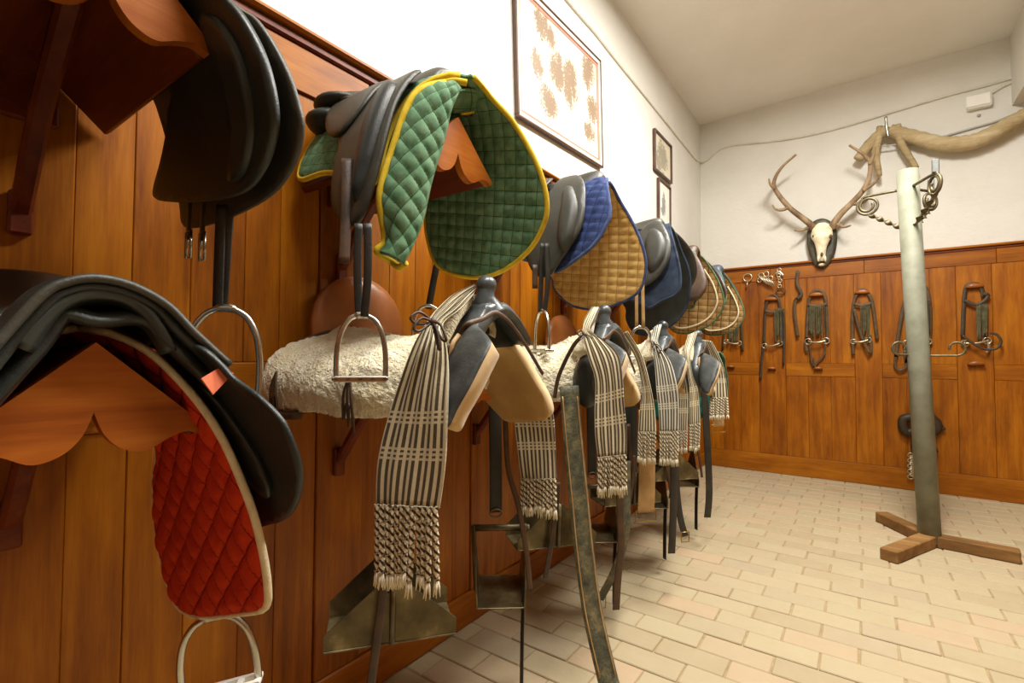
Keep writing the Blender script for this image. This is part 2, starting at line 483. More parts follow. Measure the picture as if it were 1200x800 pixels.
def stripecloth(name, dark, pale):
    t = NT(name); tc = t.n('ShaderNodeTexCoord'); sp = t.n('ShaderNodeSeparateXYZ'); t.l(tc.outputs['UV'], sp.inputs[0])
    u, v = sp.outputs[0], sp.outputs[1]
    nz = t.noise(t.coord('Object'), 240, 2)
    fu = t.math('FRACT', t.math('MULTIPLY', u, 1 / .0125))
    st = t.step(t.math('ABSOLUTE', t.math('SUBTRACT', fu, .5)), .22, .28)     # 1 = pale
    thin = t.step(t.math('ABSOLUTE', t.math('SUBTRACT', t.math('FRACT', t.math('MULTIPLY', u, 2 / .0125)), .5)), .4, .47)
    def band(a):
        k = t.math('MULTIPLY', t.math('SUBTRACT', v, a), 1 / .0095)
        inb = t.math('MULTIPLY', t.math('GREATER_THAN', k, 0), t.math('LESS_THAN', k, 3))
        return t.math('MULTIPLY', inb, t.math('GREATER_THAN', t.math('FRACT', k), .5))
    bands = t.math('MAXIMUM', band(.085), band(.155))
    f = t.math('MAXIMUM', st, t.math('MULTIPLY', bands, .85))
    col = t.mix(f, srgb(*dark), srgb(*pale))
    col = t.mix(t.math('MULTIPLY', nz, .25), col, srgb(150, 136, 108))
    t.bump(nz, .3, .003)
    return t.out(col, .95, 0, .1, sheen=.15)
m_stripe = stripecloth('striped_wool', (72, 62, 46), (226, 214, 182))
m_stripeblue = stripecloth('striped_wool_blue', (66, 66, 64), (216, 212, 194))
def twistmat():
    t = NT('twisted_tassel'); tc = t.n('ShaderNodeTexCoord'); sp = t.n('ShaderNodeSeparateXYZ'); t.l(tc.outputs['UV'], sp.inputs[0])
    k = t.math('FRACT', t.math('ADD', t.math('MULTIPLY', sp.outputs[0], 2.0), t.math('MULTIPLY', sp.outputs[1], 2.0)))
    f = t.step(t.math('ABSOLUTE', t.math('SUBTRACT', k, .5)), .17, .24)
    col = t.mix(f, srgb(74, 58, 38), srgb(230, 218, 188))
    return t.out(col, .95, 0, .1)
m_twist = twistmat()
m_tuft = mottled('wool_tuft', (216, 204, 172), (240, 232, 210), 60, .95, bump=.4, bscale=200, spec=.1)

def artmat(name, ells, ink, paper, nscale=26):
    """paper with clusters of brushed ink; ells: (u,v,ru,rv) in UV metres"""
    t = NT(name); tc = t.n('ShaderNodeTexCoord'); sp = t.n('ShaderNodeSeparateXYZ'); t.l(tc.outputs['UV'], sp.inputs[0])
    u, v = sp.outputs[0], sp.outputs[1]; acc = None
    for (a, b, ru, rv) in ells:
        du = t.math('POWER', t.math('MULTIPLY', t.math('SUBTRACT', u, a), 1 / ru), 2.0)
        dv = t.math('POWER', t.math('MULTIPLY', t.math('SUBTRACT', v, b), 1 / rv), 2.0)
        e = t.math('SUBTRACT', 1.0, t.math('ADD', du, dv))
        acc = e if acc is None else t.math('MAXIMUM', acc, e)
    vec = t.coord('UV', (1, .35, 1)); nz = t.noise(vec, nscale, 6, .7, .6); nz2 = t.noise(t.coord('UV'), nscale * 3, 4)
    s = t.math('ADD', t.math('MULTIPLY', acc, .85), t.math('ADD', t.math('MULTIPLY', t.math('SUBTRACT', nz, .5), 2.2), t.math('MULTIPLY', t.math('SUBTRACT', nz2, .5), 2.4)))
    f = t.step(s, .10, .42)
    col = t.mix(t.math('MULTIPLY', f, .92), srgb(*paper), srgb(*ink))
    return t.out(col, .35, 0, .4)

# ------------------------------------------------------------------ the room
XR = 4.3; YF = -2.2; ZT = 2.06; ZTB = 2.0
def quad(name, pts, mat, kind='structure', thick=None):
    o = mk(name, pts, [(0, 1, 2, 3)], mat, None, False); tag(o, kind=kind); return o
def slab(name, lo, hi, mat, label=None):
    V, f = cbox(lo, hi, .001); o = mk(name, V, f, mat, None, False); tag(o, label, kind='structure'); return o

wall_left = slab('wall_left', (-.2, YF - .2, -.1), (-.03, YB + .2, 3.9), m_plaster)
wall_back = slab('wall_back', (-.2, YB + .03, -.1), (XR + .2, YB + .2, 4.0), m_plaster)
wall_right = slab('wall_right', (XR, YF - .2, -.1), (XR + .2, YB + .2, 4.0), m_plaster)
wall_front = slab('wall_front', (-.2, YF - .2, -.1), (XR + .2, YF, 4.0), m_plaster)
# ceiling rises slightly away from the left wall
zc = lambda x: ZC + .05 * min(x, 2.31) + (.0 if x < 2.31 else 0)
o = mk('ceiling', [(-.2, YF - .2, zc(0)), (XR + .2, YF - .2, zc(3)), (XR + .2, YB + .2, zc(3)), (-.2, YB + .2, zc(0)),
                   (-.2, YF - .2, 4.1), (XR + .2, YF - .2, 4.1), (XR + .2, YB + .2, 4.1), (-.2, YB + .2, 4.1)],
       [(0, 3, 2, 1), (4, 5, 6, 7), (0, 1, 5, 4), (1, 2, 6, 5), (2, 3, 7, 6), (3, 0, 4, 7)], m_ceiling, None, False)
tag(o, kind='structure')
slab('beam_trim', (2.315, YF, 3.07), (2.62, YB + .03, 3.75), m_plaster).name = 'trim_1'

# floor: mortar bed with bricks laid in courses along x
floor = slab('floor', (-.2, YF - .2, -.12), (XR + .2, YB + .2, -.006), m_mortar)
BL, BW, BG = .2475, .1205, .0055
def brickmesh(l):
    V, f = cbox((BG / 2, BG / 2, -.03), (l - BG / 2, BW - BG / 2, 0), .003)
    me = D.meshes.new('brick'); me.from_pydata(V, [], f); me.materials.append(m_brick); me.update(); return me
bfull = brickmesh(BL)
spots = []
row0 = int((YF) // BW)
for r in range(row0, int(YB // BW) + 2):
    y = 2.187 + (r - 18) * BW
    off = (1.066 + (0 if r % 2 == 0 else BL / 2)) % BL - BL
    x = off + random.uniform(-.012, .012)
    while x < XR:
        spots.append((x, y, r)); x += BL
def proj(p):
    c = RW.T @ (np.asarray(p) - CAM)
    return (None if c[2] > -.05 else (600 + F * c[0] / -c[2], 400 - F * c[1] / -c[2], -c[2]))
near = []; far = []
for s in spots:
    x, y, r = s
    if y + BW < YF or y > YB + .02 or x + BL < -.03: continue
    q = proj((x + BL / 2, y + BW / 2, 0))
    if q and -30 < q[0] < 1230 and q[1] < 830 and x + BL > -.02 and x + BL / 2 > -.01: near.append((q[2], s))
    else: far.append(s)
near.sort(); far += [s for d, s in near[300:]]
for d, (x, y, r) in near[:300]:
    o = lk('brick', bfull, floor); o.location = (x, y, random.uniform(-.0018, .0012)); o.rotation_euler = (random.uniform(-.004, .004), random.uniform(-.003, .003), random.uniform(-.012, .012))
V = []; Fc = []
bv, bf = cbox((BG / 2, BG / 2, -.03), (BL - BG / 2, BW - BG / 2, 0), .003); bv = np.array(bv)
for (x, y, r) in far:
    n = len(V); V.extend((bv + A(x, y, random.uniform(-.0018, .0012))).tolist()); Fc.extend([tuple(i + n for i in q) for q in bf])
rest = mk('brick_paving', V, Fc, m_brick, floor, False); rest['kind'] = 'stuff'

# wainscot of the left wall: stiles at the rack columns, boards between, rails
def wpart(name, lo, hi, mat, parent, c=.003):
    V, f = cbox(lo, hi, c); return mk(name, V, f, mat, parent, False)
COLS = [.21, .945, 1.66, 2.33, 2.95, 3.56, 4.2, 4.85]
stile_w = .165
ZM0, ZM1, ZB1, ZTR = .93, 1.08, .13, 1.875
wpart('backing_board', (-.03, YF, 0), (-.008, YB + .03, ZT - .01), m_gap, wall_left, .001)
wpart('cap_moulding', (-.03, YF, ZT - .022), (.034, YB, ZT), m_wallwood_y, wall_left, .008)
wpart('cap_bead', (-.03, YF, ZT - .05), (.016, YB, ZT - .0215), m_rack, wall_left, .006)
wpart('base_rail', (-.03, YF, 0), (.010, YB, ZB1), m_wallwood_y, wall_left, .005)
edges = []
cols = [c - .735 * k for k in (4, 3, 2, 1) for c in (.21,)] + COLS
prev = YF
for ci, c in enumerate(cols):
    if c + stile_w / 2 < YF: continue
    a, b = c - stile_w / 2, min(c + stile_w / 2, YB)
    wpart('stile', (-.03, a + .001, ZB1 + .001), (.006, b - .001, ZTR - .001), m_wallwood_v, wall_left)
    if a - prev > .03:
        n = max(2, round((a - prev) / .112)); ys = np.linspace(prev, a, n + 1)
        ys[1:-1] += np.random.uniform(-.012, .012, n - 1)
        for i in range(n):
            for z0, z1 in ((ZB1, ZM0), (ZM1, ZTR)):
                wpart('plank', (-.03, ys[i] + .0006, z0 + .001), (-.003 + random.uniform(-.001, .001), ys[i + 1] - .0006, z1 - .001), m_wallwood_v, wall_left, .0018)
        wpart('mid_rail', (-.03, prev + .001, ZM0), (.003, a - .001, ZM1), m_wallwood_y, wall_left)
    prev = b
if YB - prev > .05:
    wpart('plank', (-.03, prev + .001, ZB1 + .001), (-.003, YB, ZTR - .001), m_wallwood_v, wall_left)
ys = [YF, -1.2, -.35, .36, 1.035, 2.0, 2.9, 3.9, 4.7, YB]
for a, b in zip(ys[:-1], ys[1:]):
    wpart('top_rail', (-.03, a + .001, ZTR), (.006, b - .001, ZT - .05), m_wallwood_y, wall_left)

# wainscot of the back wall
def bx(px): return PY(px, 430, YB)[0]
BY = YB
wpart('backing_board', (-.03, BY + .008, 0), (XR, BY + .03, ZTB - .01), m_gap, wall_back, .001)
wpart('cap_moulding', (-.03, BY - .03, ZTB - .02), (XR, BY + .03, ZTB), m_wallwood_x, wall_back, .006)
wpart('cap_bead', (-.03, BY - .012, ZTB - .04), (XR, BY + .03, ZTB - .0205), m_rack, wall_back, .005)
st = [(bx(890), bx(921)), (bx(1002), bx(1034)), (bx(1122), bx(1165))]
st.append((bx(1290), bx(1335))); wdt = st[-1][0] - st[-2][0]
st.append((st[-1][0] + .66, st[-1][1] + .66)); st.append((st[-1][0] + .66, st[-1][1] + .66))
zt_b, zm0, zm1, zb = 1.845, .93, 1.05, .175
wpart('base_rail', (-.03, BY - .010, 0), (XR, BY + .03, zb), m_wallwood_x, wall_back, .004)
xs = [-.03, .62, 1.36, 2.2, 3.2, XR]
for a, b in zip(xs[:-1], xs[1:]): wpart('top_rail', (a + .001, BY - .006, zt_b), (b - .001, BY + .03, ZTB - .04), m_wallwood_x, wall_back)
prev = 0.012
for a, b in st + [(XR - .05, XR)]:
    if a > XR: continue
    n = 3; xs = np.linspace(prev, a, n + 1)
    for i in range(n):
        for z0, z1 in ((zb, zm0), (zm1, zt_b)):
            wpart('plank', (xs[i] + .0006, BY + random.uniform(-.001, .001), z0 + .001), (xs[i + 1] - .0006, BY + .03, z1 - .001), m_wallwood_v, wall_back, .0015)
    wpart('mid_rail', (prev + .001, BY - .004, zm0), (a - .001, BY + .03, zm1), m_wallwood_x, wall_back)
    if b <= XR: wpart('stile', (a + .001, BY - .006, zb + .001), (b - .001, BY + .03, zt_b - .001), m_wallwood_v, wall_back)
    prev = b

# panelling goes on round the two walls behind the camera
for x0 in np.arange(YF, YB - .1, .5): wpart('plank', (XR - .02, x0 + .001, .13), (XR + .01, min(x0 + .499, YB - .03), ZT - .06), m_wallwood_v, wall_right)
wpart('cap_moulding', (XR - .04, YF, ZT - .05), (XR + .01, YB - .03, ZT), m_wallwood_y, wall_right); wpart('base_rail', (XR - .03, YF, 0), (XR + .01, YB - .03, .129), m_wallwood_y, wall_right)
for x0 in np.arange(.02, XR - .1, .5): wpart('plank', (x0 + .001, YF - .01, .13), (min(x0 + .499, XR - .04), YF + .02, ZT - .06), m_wallwood_v, wall_front)
wpart('cap_moulding', (.01, YF - .01, ZT - .05), (XR - .04, YF + .04, ZT), m_wallwood_x, wall_front); wpart('base_rail', (.01, YF - .01, 0), (XR - .04, YF + .03, .129), m_wallwood_x, wall_front)

# ------------------------------------------------------------------ draped shapes (pads, flaps) on a saddle's cross-section
class Prof:
    """cross-section of a draped saddle: half width g at depth dz below the crest"""
    def __init__(s, yc, crest, w=.30, a=.55):
        s.yc, s.crest, s.w, s.a = yc, crest, w, a
        q = np.linspace(0, 1.1, 400); dz = q * q; g = s.g(dz)
        L = np.r_[0, np.cumsum(np.hypot(np.diff(g), np.diff(dz)))]
        s._dz, s._L = dz, L
    def g(s, dz): dz = np.maximum(dz, 0); return s.w * np.sqrt(dz / (dz + s.a))
    def arc(s, dz): return np.interp(dz, s._dz, s._L)
    def inv(s, L): return np.interp(L, s._L, s._dz)
    def hit(s, px, py, side):
        d = ray(px, py); prev = None
        for t in np.linspace(.2, 5.5, 1600) / np.linalg.norm(d) :
            p = CAM + d * t
            f = (p[1] - s.yc) * side - s.g(s.crest - p[2])
            if prev is not None and prev[0] * f < 0 and s.crest - p[2] > -.08:
                k = prev[0] / (prev[0] - f); p = prev[1] + (p - prev[1]) * k; return (p[0], p[2])
            prev = (f, p)
        p = PY(px, py, s.yc); return (p[0], min(p[2], s.crest))
    def px(s, pts, side): return [s.hit(x, y, side) for x, y in pts]

def mk2(name, V, Fc, nf, mats, parent, uv=None):
    """front faces mats[0], back mats[1], rim mats[2]"""
    o = mk(name, V, Fc, mats, parent, True, uv)
    idx = np.full(len(Fc), 2, dtype=np.int32); idx[:nf] = 0; idx[nf:2 * nf] = 1
    o.data.polygons.foreach_set('material_index', np.minimum(idx, len(mats) - 1)); return o

def shell2(V, Fc, thick, facing, hf=None, hb=None, uv=None):
    V = np.asarray(V, float); N = vnorm(V, Fc)
    if N.mean(0).dot(np.asarray(facing, float)) < 0: Fc = [f[::-1] for f in Fc]; N = -N
    n = len(V); hf = np.zeros(n) if hf is None else hf; hb = np.zeros(n) if hb is None else hb
    E = {}
    for f in Fc:
        for i in range(len(f)):
            a, b = f[i], f[(i + 1) % len(f)]
            if (b, a) in E: del E[(b, a)]
            else: E[(a, b)] = 1
    F2 = list(Fc) + [tuple(i + n for i in f[::-1]) for f in Fc] + [(b, a, a + n, b + n) for a, b in E]
    VV = np.vstack([V + N * hf[:, None], V - N * (thick + hb)[:, None]])
    return VV, F2, len(Fc), (None if uv is None else np.vstack([uv, uv]))

def qfun(cell, ang, amp, skew=1.0):
    c, s_ = math.cos(ang), math.sin(ang)
    def f(x, s):
        a = (x * c + s * s_) / cell; b = (-x * s_ + s * c) / (cell * skew)
        return amp * (np.abs(np.sin(np.pi * a)) * np.abs(np.sin(np.pi * b))) ** .38
    return f

def drape(prof, side, xz, h=.012, thick=.006, quilt=None, bulge=0, br=.03, off=0.0, k=5, smooth=True):
    """solid sheet on the profile. returns V,F,nf,uv and the 3D border polyline"""
    xz = np.array(xz, float)
    P2 = np.stack([xz[:, 0], prof.arc(np.maximum(prof.crest - xz[:, 1], 0))], 1)
    poly = spl(P2, closed=True, k=k) if smooth else spl(P2, closed=True, k=1)
    poly[:, 1] = np.maximum(poly[:, 1], 0)
    L = np.linalg.norm(np.diff(np.vstack([poly, poly[:1]]), axis=0), axis=1)
    poly = poly[L > 1e-4]
    P, Fc, d = fill(poly, h)
    def to3(Q, o=off):
        dz = prof.inv(Q[:, 1]); g = prof.g(dz)
        W = np.stack([Q[:, 0], prof.yc + side * g, prof.crest - dz], 1)
        if o:
            e = 1e-3; dz2 = prof.inv(Q[:, 1] + e); t = np.stack([np.zeros(len(Q)), side * (prof.g(dz2) - g), dz - dz2], 1)
            nn = np.cross(t, [1, 0, 0]); nn /= np.maximum(np.linalg.norm(nn, axis=1), 1e-9)[:, None]
            nn *= np.sign(nn[:, 1:2] * side + 1e-9); W = W + nn * o
        return W
    W = to3(P); hf = np.zeros(len(P)); hb = np.zeros(len(P))
    edge = np.clip(d / .018, 0, 1)
    if quilt is not None: q = quilt(P[:, 0], P[:, 1]) * edge; hf = hf + q; hb = hb + q
    if bulge: hf = hf + bulge * np.sqrt(np.clip(1 - (1 - np.clip(d / br, 0, 1)) ** 2, 0, 1))
    V, F2, nf, uv = shell2(W, Fc, thick, (0, side, .2), hf, hb, P)
    B = to3(poly, off - thick / 2)
    return V, F2, nf, uv, B, poly

def arcs(B, poly, skip=.012):
    """split the border into runs away from the crest"""
    keep = poly[:, 1] > skip; n = len(B)
    if keep.all(): return [np.vstack([B, B[:1]])]
    st = next(i for i in range(n) if not keep[i]); runs = []; cur = []
    for j in range(1, n + 1):
        i = (st + j) % n
        if keep[i]: cur.append(B[i])
        elif cur: runs.append(np.array(cur)); cur = []
    return [r for r in runs if len(r) > 2]

def both(prof, xz, sides, **kw):
    Vs = []; Fa = []; Fb = []; Fr = []; U = []; n = 0; Bs = []
    for sd in sides:
        V, F2, nf, uv, B, poly = drape(prof, sd, xz, **kw)
        sh = lambda L: [tuple(i + n for i in f) for f in L]
        Fa += sh(F2[:nf]); Fb += sh(F2[nf:2 * nf]); Fr += sh(F2[2 * nf:]); Vs.append(V); U.append(uv); n += len(V); Bs.append((B, poly, sd))
    return np.vstack(Vs), Fa + Fb + Fr, len(Fa), np.vstack(U), Bs

def saddle_pad(name, label, prof, xz, mo, mi, mb, quilt, group=None, sides=(-1, 1), thick=.008, br=.006, h=.011, rear=None):
    t = thing(name, label, 'saddle pad', (0.3, prof.yc, prof.crest), group)
    V, F2, nf, uv, Bs = both(prof, xz, sides, h=h, thick=thick, quilt=quilt)
    mk2('quilted_cloth', V, F2, nf, [mo, mi, mb], t, uv)
    parts = []
    for B, poly, sd in Bs:
        for r in arcs(B, poly, .004): parts.append(tube(r[::2] if len(r) > 40 else r, br, 6))
    V, f = merge(*parts); mk('binding', V, f, mb, t)
    return t

def flap_part(name, prof, xz, mat, t, sides=(-1, 1), **kw):
    outs = []
    for sd in sides:
        V, F2, nf, uv, B, poly = drape(prof, sd, xz, **kw)
        o = mk(name, V, F2, mat, t, True, uv); outs.append(o)
    return outs

SEAT = [(.06, .045, .12, .09), (.085, .095, .155, .085), (.12, .110, .165, .07), (.18, .082, .16, .06), (.26, .048, .14, .05), (.36, .034, .115, .05), (.44, .048, .10, .06), (.50, .062, .092, .08), (.53, .055, .088, .085), (.542, .035, .08, .07)]
def seat_part(t, prof, mat, secs=SEAT, dx=0, x1=1.0, cz=0):
    rows = []
    for x, zt_, w, dr in secs:
        r = []
        for s in np.linspace(-1, 1, 13):
            z = prof.crest + zt_ + cz - dr * abs(s) ** 2.4
            r.append((dx + x * x1, prof.yc + s * w, z))
        rows.append(r)
    V, f, uv = loft(rows, 34, 25)
    V, f, _ = shell(V, f, .022, (0, 0, 1))
    o = mk('seat', V, f, mat, t)
    pts = spl([(dx + secs[1][0] * x1 - .012, prof.yc + s * secs[1][2] * 1.0, prof.crest + secs[1][1] + cz - secs[1][3] * abs(s) ** 2.4) for s in np.linspace(-1, 1, 9)])
    V, f = tube(pts, .007, 8); mk('cantle_piping', V, f, mat, o)
    return o

def PN(px, py, pt, n):
    d = ray(px, py); n = np.asarray(n, float); t = ((np.asarray(pt) - CAM) @ n) / (d @ n); return CAM + d * t

def stirrup_iron(t, top, w, h, dirv, r=.0055, tilt=0.0, tread_mat=None, name='stirrup_iron', mat=None):
    """arched iron with a tread; top = eye point"""
    dirv = np.array(dirv, float); dirv /= np.linalg.norm(dirv); up = A(0, 0, 1)
    dr = dirv * math.cos(tilt) + up * math.sin(tilt); upv = np.cross(np.cross(dirv, up), dr) * -1
    if upv[2] < 0: upv = -upv
    fw = np.cross(dr, upv); top = np.asarray(top, float); mat = mat or m_steel
    sh = [(-.5, -1), (-.505, -.8), (-.49, -.55), (-.42, -.28), (-.28, -.09), (-.12, -.015), (0, 0), (.12, -.015), (.28, -.09), (.42, -.28), (.49, -.55), (.505, -.8), (.5, -1)]
    P = spl([top + dr * a * w + upv * b * h for a, b in sh], k=5)
    V, f = tube(P, [r * (1.35 if abs(i / (len(P) - 1) - .5) < .07 else 1.0) for i in range(len(P))], 8)
    o = mk(name, V, f, mat, t)
    c = top - upv * h; M = np.eye(4); M[:3, 0] = dr; M[:3, 1] = fw; M[:3, 2] = upv; M[:3, 3] = c
    bars = [cbox((-w * .54, -.016, -.006), (w * .54, -.009, .006), .002), cbox((-w * .54, .009, -.006), (w * .54, .016, .006), .002)]
    bars += [cbox((k * w * .5 - .006, -.016, -.004), (k * w * .5 + .006, .016, .005), .002) for k in (-1, -.5, 0, .5, 1)]
    V, f = merge(*[xf(b, M) for b in bars]); mk('tread', V, f, tread_mat or mat, o, False)
    return o

def leather(t, pts, w, up, mat, th=.004, name='stirrup_leather'):
    V, f = strap(spl(pts, k=6), w, th, up); return mk(name, V, f, mat, t)

def girth_strap(t, top, length, w=.024, mat=None, up=(0, -1, 0), buckle=True):
    top = np.asarray(top, float)
    o = leather(t, [top, top - A(0, 0, length * .5), top - A(0, 0, length)], w, up, mat or m_strapblack, name='girth_strap')
    if buckle:
        c = top - A(0, 0, length + .012); hx = A(1, 0, 0) * w * .62; hz = A(0, 0, 1) * .026
        P = [c - hx - hz, c + hx - hz, c + hx + hz, c - hx + hz]
        a = tube(np.array(P), .0028, 6, closed=True); b = tube(np.array([c + hz, c - hz * 1.05 + A(0, -.004, 0)]), .0022, 6)
        V, f = merge(a, b); mk('buckle', V, f, m_steel, o)
    return o

# ------------------------------------------------------------------ saddle racks
def saddle_rack(label, yc, zr, length=.5, plate_dx=0.0, back=True, hw=.14, group='wooden saddle racks along the panelled wall'):
    """gable roof on a brace; scalloped plate at the front; ridge height zr"""
    t = thing('saddle_rack', label, 'saddle rack', (0, yc, zr), group)
    zd = .128; th = .02; x0 = .013 if True else 0
    for sd in (-1, 1):
        ridge = A(0, yc, zr); eave = A(0, yc + sd * hw, zr - zd)
        d = eave - ridge; L = np.linalg.norm(d); d /= L; n = np.cross(A(1, 0, 0), d); n = n if n[2] > 0 else -n
        M = np.eye(4); M[:3, 0] = A(1, 0, 0); M[:3, 1] = d; M[:3, 2] = n; M[:3, 3] = ridge
        V, f = xf(cbox((x0, .004, -th), (length - .02, L, 0), .003), M)
        mk('roof_board', V, f, m_rack, t, False)
    # scalloped front plate (outline in y,z)
    o = [(0, 0)]
    o += [(hw * 1.02, -zd - .002), (hw * .97, -zd - .012), (hw * .8, -zd - .004), (hw * .62, -zd - .012), (hw * .42, -zd - .026), (hw * .22, -zd - .018), (hw * .08, -zd + .004), (0, -zd + .034)]
    full = [o[0]] + o[1:] + [(-a, b) for a, b in o[1:-1][::-1]]
    poly = []
    right = spl(o[1:], k=5); left = np.array([(-a, b) for a, b in right[::-1]])[1:]
    poly = np.vstack([[(0, 0)], right, left])
    V, f, uv = plate(poly, (length, yc, zr), (0, 1, 0), (0, 0, 1), .02, .02)
    mk('front_plate', V, f, m_rackplate, t, False)
    # brace to the wall
    P = [A(.014, yc, zr - .34), A(.05, yc, zr - .30), A(.16, yc, zr - .17), A(.34, yc, zr - .035)]
    V, f, _ = sweep(spl(P, k=5), strap_sec(.032, .026), up=A(-.7, 0, .7)); mk('brace', V, f, m_rack, t, False)
    V, f = cbox((.006, yc - .018, zr - .385), (.026, yc + .018, zr - .30), .004); mk('brace_foot', V, f, m_rack, t, False)
    V, f = cbox((.006, yc - .05, zr - .16), (.026, yc + .05, zr - .01), .004); mk('wall_cleat', V, f, m_rack, t, False)
    return t
ZU, ZL = 1.715, 1.115
ordn = ['nearest', 'second', 'third', 'fourth', 'fifth', 'sixth']
und = ['under the nearest black saddle', 'under the green quilted pad', 'under the blue and tan pad', 'under the dark saddle with felt pad', 'under the first brown quilted pad', 'under the farthest brown quilted pad']
lnd = ['under the red quilted pad', 'under the nearest fleece-covered saddle', 'under the second fleece-covered saddle', 'under the third fleece-covered saddle', 'under the farthest fleece-covered saddle', 'under the teal pad by the corner']
UY = [.21, .93, 1.66, 2.33, 2.95, 3.56]; LY = [.21, .93, 1.594, 2.215, 2.793, 3.4]
for i in range(6):
    saddle_rack('wooden gabled saddle rack of the upper row ' + und[i], UY[i], ZU)
    saddle_rack('wooden gabled saddle rack of the lower row ' + lnd[i], LY[i], ZL)

# ------------------------------------------------------------------ lower row, nearest: black saddle on a red quilted pad
p = Prof(.21, 1.14, .30, .55)
far_px = [(118, 388), (150, 395), (180, 412), (210, 440), (240, 475), (265, 515), (285, 560), (300, 600), (312, 650), (317, 690), (313, 711), (285, 717), (245, 721), (222, 716), (207, 700), (195, 660), (187, 620), (184, 560), (185, 515)]
xz = p.px(far_px, 1); xz[0] = (xz[0][0], p.crest)
xz_red = xz + [(.10, 1.02), (.10, p.crest)]
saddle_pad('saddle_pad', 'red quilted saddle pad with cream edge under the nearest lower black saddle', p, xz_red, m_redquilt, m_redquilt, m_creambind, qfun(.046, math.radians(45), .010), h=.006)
ps = Prof(.21, 1.165, .335, .50)
t = thing('riding_saddle', 'black leather riding saddle on the red quilted pad, nearest of lower row', 'saddle', (.3, .21, ZL), 'english saddles on the wall racks')
seat_part(t, p, m_blacksmooth, cz=.0)
fl = ps.px([(235, 405), (275, 440), (305, 462), (332, 490), (350, 528), (356, 560), (350, 590), (337, 607), (318, 613)], 1)
fl = fl + [(.45, .79), (.34, .78), (.25, .86), (.22, 1.0), (.24, 1.11), (.46, 1.12)]
for o in flap_part('flap', ps, fl, m_blackleather, t, thick=.007, bulge=.006, br=.02): pass
kr = [(.50, 1.06), (.555, 1.0), (.60, .93), (.60, .885), (.55, .90), (.50, .96), (.46, 1.03)]
flap_part('knee_roll', ps, kr, m_blacksmooth, t, thick=.004, bulge=.022, br=.03, off=-.012)
sk = [(.2, 1.155), (.44, 1.15), (.46, 1.08), (.40, 1.02), (.30, 1.0), (.22, 1.05)]
flap_part('skirt', ps, sk, m_blacksmooth, t, thick=.006, bulge=.004, off=.014)
# pommel arch: leather-bound front edge
arch = spl([PX(-60, 470, .53), PX(0, 400, .52), PX(45, 352, .52), PX(75, 337, .52), PX(110, 333, .52), PX(150, 342, .52), PX(190, 364, .52), PX(222, 396, .53), PX(262, 432, .54)], k=5)
V, f, _ = sweep(arch, strap_sec(.045, .018), up=A(.3, 0, .95)); mk('pommel_arch', V, f, m_blackleather, t)
V, f = tube(arch + A(.02, 0, .006), .006, 8); mk('pommel_piping', V, f, m_greyleather, t)
arch2 = spl([PX(-40, 480, .50), PX(20, 415, .50), PX(65, 366, .50), (0.50, .205, 1.148), PX(165, 372, .50), PX(210, 408, .51), PX(250, 445, .52)], k=5)
V, f, _ = sweep(arch2, strap_sec(.07, .02), up=A(.2, 0, .98)); mk('gullet_panel', V, f, m_blackleather, t)
# orange tag, D ring, stirrup
c = [PX(236, 443, .585), PX(258, 430, .58), PX(274, 437, .585), PX(250, 462, .59)]
V, f, _ = shell(np.array(c), [(0, 1, 2, 3)], .003, (1, -1, .3)); mk('tag', V, f, m_orange, t, False, label='orange cloth tag')
dc = PX(219, 397, .50); V, f = tube(dc + np.array([(0, .016 * math.cos(a), .014 * math.sin(a)) for a in np.linspace(0, 6.28, 14)[:-1]]), .003, 6, closed=True)
mk('dee_ring', V, f, m_steel, t)
nv = A(.78, -.62, 0)
top = PY(250, 722, .43)
stirrup_iron(t, top, .125, .135, (.62, .78, 0), .0065, tilt=.12, tread_mat=m_white)
leather(t, [top + A(-.01, 0, .0), top + A(-.01, .0, .1), top + A(-.01, -.005, .3)], .026, (-.6, .8, 0), m_strapblack)
ntop = A(top[0] - .02, .21 - (.43 - .21), top[2]); stirrup_iron(t, ntop, .125, .135, (.62, .78, 0), .0065)
leather(t, [ntop, ntop + A(0, 0, .1), ntop + A(0, .005, .3)], .026, (0, 1, 0), m_strapblack)

# ------------------------------------------------------------------ upper row, nearest: black saddle seen from below
p = Prof(.21, 1.745, .285, .50); ps = Prof(.21, 1.765, .325, .45)
t = thing('riding_saddle', 'black leather riding saddle at the top left corner, nearest of upper row', 'saddle', (.3, .21, ZU), 'english saddles on the wall racks')
seat_part(t, p, m_blacksmooth, cz=.01)
pn = p.px([(200, 95), (205, 132), (198, 180), (187, 222), (190, 233), (205, 237), (245, 236), (288, 226), (312, 200), (325, 165), (328, 130), (318, 80), (300, 38), (272, 0)], 1) + [(.50, 1.70), (.40, p.crest), (.14, p.crest)]
flap_part('panel', p, pn, m_blackleather, t, thick=.012, bulge=.006, br=.03)
fl = ps.px([(272, 0), (305, 25), (336, 75), (352, 120), (357, 155), (347, 193), (320, 229), (272, 255), (232, 267), (218, 262), (214, 234)], 1) + [(.19, 1.60), (.2, 1.72), (.46, 1.75)]
flap_part('flap', ps, fl, m_greyleather, t, thick=.008, bulge=.006, br=.02)
kr = p.px([(262, 20), (290, 60), (305, 120), (306, 170), (296, 205), (282, 212), (284, 160), (272, 90), (250, 30)], 1)
flap_part('knee_roll', p, kr, m_blacksmooth, t, thick=.022, bulge=.004, br=.02)
def px_strap(t, pts, y, w, mat, name='stirrup_leather', up=None, th=.004):
    return leather(t, [PY(a, b, y) for a, b in pts], w, up if up is not None else (-.75, .66, 0), mat, th, name)
px_strap(t, [(268, 240), (264, 300), (260, 362)], .425, .020, m_strapblack)
px_strap(t, [(259, 240), (257, 300), (255, 360)], .415, .018, m_strapblack)
